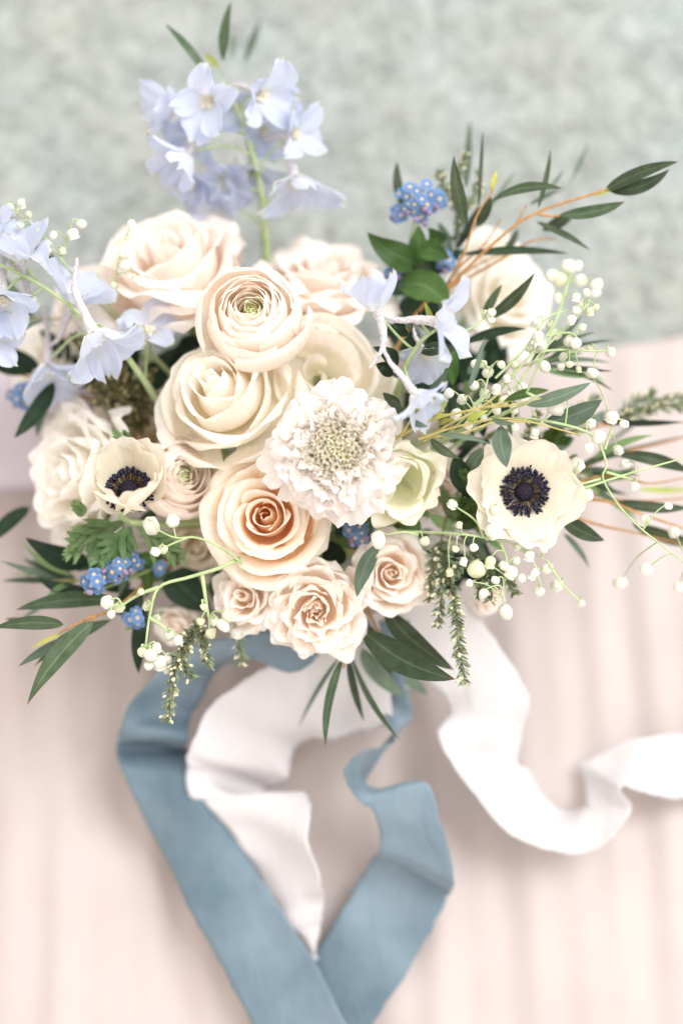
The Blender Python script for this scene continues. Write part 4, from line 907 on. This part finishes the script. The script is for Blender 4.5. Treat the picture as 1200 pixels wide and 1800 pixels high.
bells('spray of small white bells rising at the upper left edge', .835, [[(135, 490), (115, 465), (75, 415), (18, 362)], [(108, 455), (118, 425), (125, 395)]], [(18, 363, 8), (30, 372, 7), (38, 355, 8), (15, 384, 8), (36, 397, 8), (80, 430, 12), (95, 412, 8), (60, 448, 8), (128, 410, 11), (143, 393, 9), (50, 376, 6), (110, 440, 7), (70, 405, 7), (45, 415, 8)])
bells('thin sprig of tiny bells standing in front of the large blush rose', .84, [[(205, 530), (206, 470), (215, 430), (230, 398)]], [(231, 393, 9), (226, 446, 9), (219, 466, 11), (224, 418, 6), (206, 428, 5), (235, 485, 5), (200, 500, 6), (246, 500, 5)], rad=.0006)
bells('curved spray of white bells hanging at the lower left below the anemone', .808, [[(430, 975), (392, 996), (335, 1014), (280, 1032), (264, 1080), (256, 1138)], [(355, 1008), (362, 1055), (368, 1090)], [(280, 1032), (245, 1045), (212, 1066)], [(262, 1085), (285, 1100), (297, 1112)]],
      [(190, 1058, 14), (196, 1079, 9), (210, 1068, 10), (258, 1064, 8), (276, 1086, 8), (297, 1114, 13), (313, 1123, 9), (265, 1150, 13), (281, 1161, 13), (250, 1145, 10), (295, 1155, 10), (275, 1136, 9), (290, 1172, 9), (262, 1170, 10), (398, 1080, 10), (390, 1096, 12), (370, 1111, 10), (353, 1092, 8), (358, 1066, 7), (376, 1092, 9), (248, 1040, 7)], rad=.0013)
bells('short spray with two large bells touching the cup-shaped anemone', .80, [[(425, 990), (388, 962), (345, 945), (308, 945), (275, 930)], [(330, 945), (305, 955), (285, 965)]], [(264, 920, 16), (304, 915, 12), (274, 969, 9), (288, 964, 8)], rad=.0008)
bells('dense spray of white bells rising at the right above the flat anemone', .815, [[(835, 735), (900, 660), (960, 590), (985, 540), (1003, 480)], [(840, 745), (905, 680), (950, 620), (1010, 560), (1030, 535)], [(870, 665), (920, 615), (960, 560), (1000, 545)], [(930, 620), (985, 615), (1045, 617), (1072, 617)], [(960, 590), (1000, 585), (1020, 600)]],
      [(1012, 522, 10), (1024, 536, 10), (1036, 546, 9), (1030, 514, 9), (1046, 540, 7), (1012, 545, 9), (945, 590, 12), (952, 606, 11), (1000, 598, 11), (976, 588, 12), (1010, 602, 11), (1072, 618, 9), (1040, 656, 12), (955, 641, 10), (985, 645, 8), (965, 570, 9), (1022, 575, 8), (990, 625, 9), (930, 610, 8), (1000, 640, 7), (1016, 648, 6), (1035, 612, 6), (940, 565, 9), (1004, 560, 9)])
bells('blurred spray of white bells at the far right beside the pale cream rose', .76, [[(925, 690), (955, 620), (982, 550), (998, 482)]], [(1048, 500, 13, .0), (1000, 468, 14, 0), (985, 488, 12, 0), (1014, 466, 11, 0), (970, 482, 12, 0), (1046, 515, 10, 0), (1018, 490, 10, 0), (980, 520, 8, 0)], rad=.0007)
bells('cluster of white bells among the yellow green twigs', .80, [[(790, 760), (835, 715), (870, 680), (905, 650)], [(830, 720), (850, 690), (860, 650)], [(800, 590), (830, 575), (850, 560)]],
      [(852, 692, 10), (838, 712, 9), (872, 682, 10), (884, 702, 9), (858, 652, 11), (916, 681, 11), (890, 664, 8), (834, 676, 9), (902, 716, 10), (802, 726, 11), (836, 640, 9), (812, 700, 9), (824, 745, 8), (872, 720, 9), (880, 640, 8), (905, 640, 7), (850, 735, 8), (920, 700, 9), (790, 690, 9), (895, 690, 8), (852, 551, 8), (864, 548, 8), (863, 563, 8), (848, 640, 8)])
bells('long airy spray of round white bells spreading past the right edge', .805, [[(900, 735), (970, 742), (1040, 765), (1065, 815), (1060, 845), (1110, 915), (1210, 995)], [(1020, 860), (1065, 845), (1130, 825), (1220, 800)], [(1055, 842), (1020, 850), (1010, 840)], [(1062, 790), (1070, 765), (1078, 745)], [(1065, 830), (1100, 840), (1115, 845)]],
      [(973, 713, 17), (1075, 733, 14), (1096, 745, 9), (1053, 766, 13), (1034, 787, 11), (1038, 746, 10), (1027, 870, 16), (1013, 818, 15), (1115, 855, 10), (1133, 912, 11), (1172, 889, 8), (1136, 1000, 13), (1090, 1023, 13, .05), (1184, 936, 13, .04), (1085, 790, 10, .03), (1098, 815, 9, .03), (1000, 838, 9), (1192, 1032, 12, .05), (990, 690, 9), (1035, 656, 9, .04), (940, 760, 9), (905, 750, 8)], rad=.0009)
bells('tangled spray of white bells under the flat anemone at the lower right', .808, [[(735, 935), (800, 938), (850, 945), (905, 958), (960, 985)], [(850, 945), (835, 915), (800, 890)], [(880, 955), (890, 990), (880, 1050)], [(960, 985), (990, 1030), (1020, 1058)], [(735, 940), (710, 935), (680, 940)], [(855, 950), (862, 915), (870, 895)], [(905, 958), (935, 985), (950, 1030)]],
      [(664, 945, 15), (795, 886, 10), (807, 921, 6), (868, 895, 9), (866, 930, 15), (838, 1000, 19), (885, 995, 11), (906, 984, 11), (900, 1003, 11), (887, 1072, 13), (850, 1042, 10), (746, 951, 10), (980, 1026, 12, .03), (946, 1040, 11, .03), (960, 1000, 12, .03), (1020, 1060, 8, .04), (930, 976, 10), (940, 1006, 10), (916, 1016, 9), (862, 985, 10), (825, 1025, 8), (815, 985, 8), (870, 1020, 9), (832, 962, 9), (910, 960, 8), (955, 965, 9), (790, 1005, 8), (800, 965, 7)])

# ------------------------------------------------------------------ forget-me-nots
def fmn_mesh():
    b = MB(); e = MB()
    nu, nv = 7, 5
    u = np.linspace(-1, 1, nu)[None, :]; v = np.linspace(0, 1, nv)[:, None]
    for k in range(5):
        a = k * 1.2566; rho = .12 + .88 * v * (1 - .15 * np.abs(u) ** 3); sx = u * .50 * np.sin(np.clip(v * .66 + .12, 0, 1) * math.pi) ** .7
        z = .10 * np.sin(v * 2.5) - .08 * u ** 2 + .05 * v
        b.grid(np.stack([rho * math.cos(a) - sx * math.sin(a), rho * math.sin(a) + sx * math.cos(a), z + 0 * rho], -1))
    th = np.linspace(0, 2 * math.pi, 10, endpoint=False)
    e.grid(np.array([np.stack([np.cos(th) * r, np.sin(th) * r, np.full(10, z)], -1) for r, z in ((.20, .07), (.24, .15), (.15, .19), (.08, .10), (.01, .09))]), closed=True)
    return b.mesh('floret', M['fmn']), e.mesh('eye', M['fmneye'])
FM, FE = fmn_mesh()
def fmn(label, clusters, seed, leaves=()):
    rng = RS(seed); x0, y0, d0 = clusters[0][:3]
    sp, f = stem_path(P(x0, y0, d0 + .008), DIR(0, .2, 1)); t = thing('forget_me_not', label, 'forget-me-not', f, 'blue forget-me-nots')
    obj('stem', MB().tube(sp, .0009, 6).mesh('stem', M['stem']), t, rel(t))
    for (x, y, d, n, spread, nb) in clusters:
        hub = P(x, y, d + .012)
        for k in range(n):
            a = k * 2.4 + rng.uniform(-.3, .3); r = spread * math.sqrt((k + .35) / n)
            o = P(x + math.cos(a) * r, y + math.sin(a) * r * .9, d + .010 * (r / (spread + 1)) ** 2 + rng.uniform(-.002, .002))
            ax = DIR(math.cos(a) * .7 * r / (spread + 1) + rng.uniform(-.25, .25), -math.sin(a) * .7 * r / (spread + 1) + rng.uniform(-.25, .25), .8)
            m_ = frame(o, ax, rng.uniform(0, 6)) @ Matrix.Scale(PX(12.6, d) * rng.uniform(.8, 1.15), 4)
            fo = obj('floret', FM, t, rel(t, m_)); obj('eye', FE, fo)
            obj('pedicel', MB().tube(catmull([hub, (hub + o) / 2 - FWD * .001, o], 5), .0004, 4).mesh('pedicel', M['stem']), t, rel(t))
        for k in range(nb):
            a = rng.uniform(0, 6.28); r = spread * rng.uniform(.5, 1.15)
            o = P(x + math.cos(a) * r, y + abs(math.sin(a)) * r * 1.1, d + rng.uniform(-.002, .01))
            obj('bud', MB().blob(o, PX(5.0, d) * rng.uniform(.7, 1.2), DIR(rng.uniform(-1, 1), rng.uniform(-1, 1), .7), 1.4, 7, 6).mesh('bud', M['fmnbud']), t, rel(t))
    for l in leaves: leaf(t, *l[:7], bow=l[7], **l[8])
fmn('forget-me-not cluster on a leafy green stem behind the wide ruffled rose', [(735, 350, .848, 13, 36, 8), (768, 350, .856, 4, 14, 5), (700, 378, .86, 3, 12, 2), (784, 458, .868, 4, 16, 2), (690, 476, .862, 4, 14, 2)], 111,
    [(728, 462, .865, 645, 408, .85, 52, -8, dict(mat='bright', shape=.7)), (735, 440, .86, 790, 455, .85, 40, -6, dict(mat='bright', shape=.7)), (700, 500, .868, 792, 545, .855, 62, -16, dict(mat='bright', shape=.7, roll=.3)), (730, 470, .87, 735, 395, .856, 34, 3, dict(mat='bright', shape=.7)), (720, 480, .87, 690, 520, .868, 50, 0, dict(mat='dark')), (770, 430, .868, 752, 400, .856, 34, 4, dict(mat='bright', shape=.7)), (760, 480, .875, 720, 420, .87, 44, 0, dict(mat='dark'))])
fmn('forget-me-not cluster under the cut leaves of the cup-shaped anemone', [(166, 1022, .815, 6, 20, 1), (206, 1000, .818, 8, 24, 6), (232, 985, .83, 4, 14, 1)], 112)
fmn('small forget-me-not cluster lowest at the left above the blue ribbon', [(237, 1085, .83, 5, 17, 0)], 113)
fmn('shaded forget-me-not cluster tucked under the green bud', [(630, 938, .835, 7, 22, 9)], 114)
fmn('blurred forget-me-not cluster at the left edge under the ivory rose', [(38, 695, .885, 6, 22, 3), (0, 605, .87, 4, 14, 1)], 115)
fmn('single forget-me-nots in the shade below the small ranunculus', [(278, 998, .862, 2, 7, 0)], 116)

# ------------------------------------------------------------------ ribbons
def nrm_rows(q): return q / (np.linalg.norm(q, axis=1)[:, None] + 1e-9)
def ribbon(name, label, stations, mat, seed, n=220, m=18, crinkle=.0012, wave=.0, broad=1.5):
    """stations: (x, y, height) of the two selvedges"""
    rng = RS(seed)
    a = catmull([PH(*s[0:3]) for s in stations], n); b = catmull([PH(*s[3:6]) for s in stations], n)
    fr = np.cumsum(rng.normal(0, 1, (n, 2)), axis=0); fr = fr - np.stack([np.convolve(fr[:, q], np.ones(9) / 9, 'same') for q in (0, 1)], -1); wd_ = nrm_rows(b - a)
    a = a + wd_ * fr[:, :1] * .00035; b = b + wd_ * fr[:, 1:] * .00035
    u = np.linspace(0, 1, m)
    g_ = a[:, None, :] * (1 - u)[None, :, None] + b[:, None, :] * u[None, :, None]
    tn = np.gradient((a + b) / 2, axis=0); s_ = np.linspace(0, 1, n)
    nn = np.cross(tn, b - a); nn = nn / (np.linalg.norm(nn, axis=1)[:, None] + 1e-9)
    off = np.zeros((n, m))
    for k in range(7):
        off += np.sin(s_[:, None] * rng.uniform(20, 75) + u[None, :] * rng.uniform(-6, 6) + rng.uniform(0, 6)) / 4
    for k in range(5):
        off += 1.1 * np.sin(s_[:, None] * rng.uniform(8, 26) + u[None, :] * rng.uniform(-5, 5) + rng.uniform(0, 6)) * (0.4 + u[None, :] * rng.uniform(-.4, .6)) * broad
    off = off * crinkle + wave * np.sin(u * math.pi)[None, :] * np.sin(s_ * 9)[:, None]
    g_ = g_ + nn[:, None, :] * off[..., None]
    g_[..., 2] = np.maximum(g_[..., 2], 0.007)
    o = obj(name, gm(name, g_, mat)); md = o.modifiers.new('thickness', 'SOLIDIFY'); md.thickness = .0005; md.offset = 0
    return tag(o, label, 'ribbon', 'ribbons tied to the bouquet')
ribbon('ribbon', 'dusty blue velvet ribbon curling from the lower left down to the bottom edge',
       [(560, 1100, .10, 560, 1160, .08), (500, 1122, .10, 505, 1172, .075), (400, 1122, .085, 430, 1172, .06), (300, 1150, .075, 375, 1200, .05), (236, 1225, .062, 340, 1250, .040), (212, 1280, .058, 328, 1300, .050), (206, 1312, .034, 332, 1322, .022), (214, 1352, .044, 342, 1356, .040), (262, 1460, .030, 408, 1470, .034), (335, 1590, .026, 478, 1575, .036), (400, 1715, .026, 560, 1712, .040), (450, 1820, .03, 625, 1825, .045), (500, 1950, .03, 700, 1950, .04)], M['blue'], 121, crinkle=.0026)
ribbon('ribbon', 'dusty blue velvet ribbon twisting down right of the middle',
       [(640, 1090, .085, 720, 1090, .085), (648, 1170, .07, 706, 1150, .075), (668, 1240, .06, 722, 1235, .065), (690, 1300, .075, 720, 1275, .055), (640, 1318, .085, 672, 1338, .05), (608, 1352, .085, 640, 1376, .045), (625, 1398, .075, 668, 1388, .05), (655, 1425, .065, 745, 1374, .07), (668, 1470, .052, 775, 1450, .066), (664, 1502, .042, 798, 1535, .052), (650, 1515, .020, 793, 1562, .026), (606, 1590, .016, 755, 1640, .018), (560, 1665, .014, 712, 1715, .016), (480, 1800, .012, 645, 1815, .014), (400, 1930, .012, 560, 1950, .014)], M['blue'], 122, crinkle=.0013)
ribbon('ribbon', 'white silk ribbon looping left between the two blue ribbons',
       [(680, 1120, .085, 690, 1270, .06), (560, 1140, .085, 620, 1295, .05), (470, 1180, .08, 560, 1300, .042), (385, 1235, .07, 520, 1325, .034), (332, 1300, .06, 495, 1360, .024), (326, 1350, .052, 470, 1385, .02), (352, 1402, .045, 530, 1388, .050), (415, 1475, .030, 552, 1455, .058), (462, 1550, .020, 566, 1545, .050), (478, 1585, .016, 562, 1600, .030), (510, 1630, .012, 558, 1650, .018), (545, 1690, .010, 560, 1692, .012)], M['silk'], 123, crinkle=.0030, wave=.004)
ribbon('ribbon', 'white silk ribbon spiralling right across the pleated cloth to the edge',
       [(640, 1080, .085, 760, 1020, .085), (700, 1165, .07, 820, 1065, .075), (772, 1215, .055, 880, 1140, .066), (790, 1250, .045, 922, 1235, .066), (768, 1290, .055, 922, 1300, .040), (808, 1360, .055, 895, 1350, .018), (850, 1420, .050, 930, 1385, .014), (905, 1468, .042, 975, 1412, .012), (985, 1492, .036, 1020, 1420, .012), (1060, 1482, .040, 1050, 1405, .012), (1108, 1425, .046, 1020, 1375, .012), (1095, 1385, .05, 1010, 1335, .014), (1130, 1395, .036, 1090, 1305, .03), (1190, 1402, .02, 1170, 1293, .034), (1290, 1390, .012, 1290, 1288, .03)], M['silk'], 124, crinkle=.0020)
ribbon('ribbon', 'white silk ribbon wrapped round the stems under the lowest spray rose',
       [(500, 1080, .07, 500, 1200, .05), (560, 1110, .085, 555, 1240, .05), (620, 1110, .085, 615, 1250, .05), (680, 1100, .075, 690, 1215, .05), (740, 1080, .06, 770, 1180, .03)], M['silk'], 125, n=50, crinkle=.002)
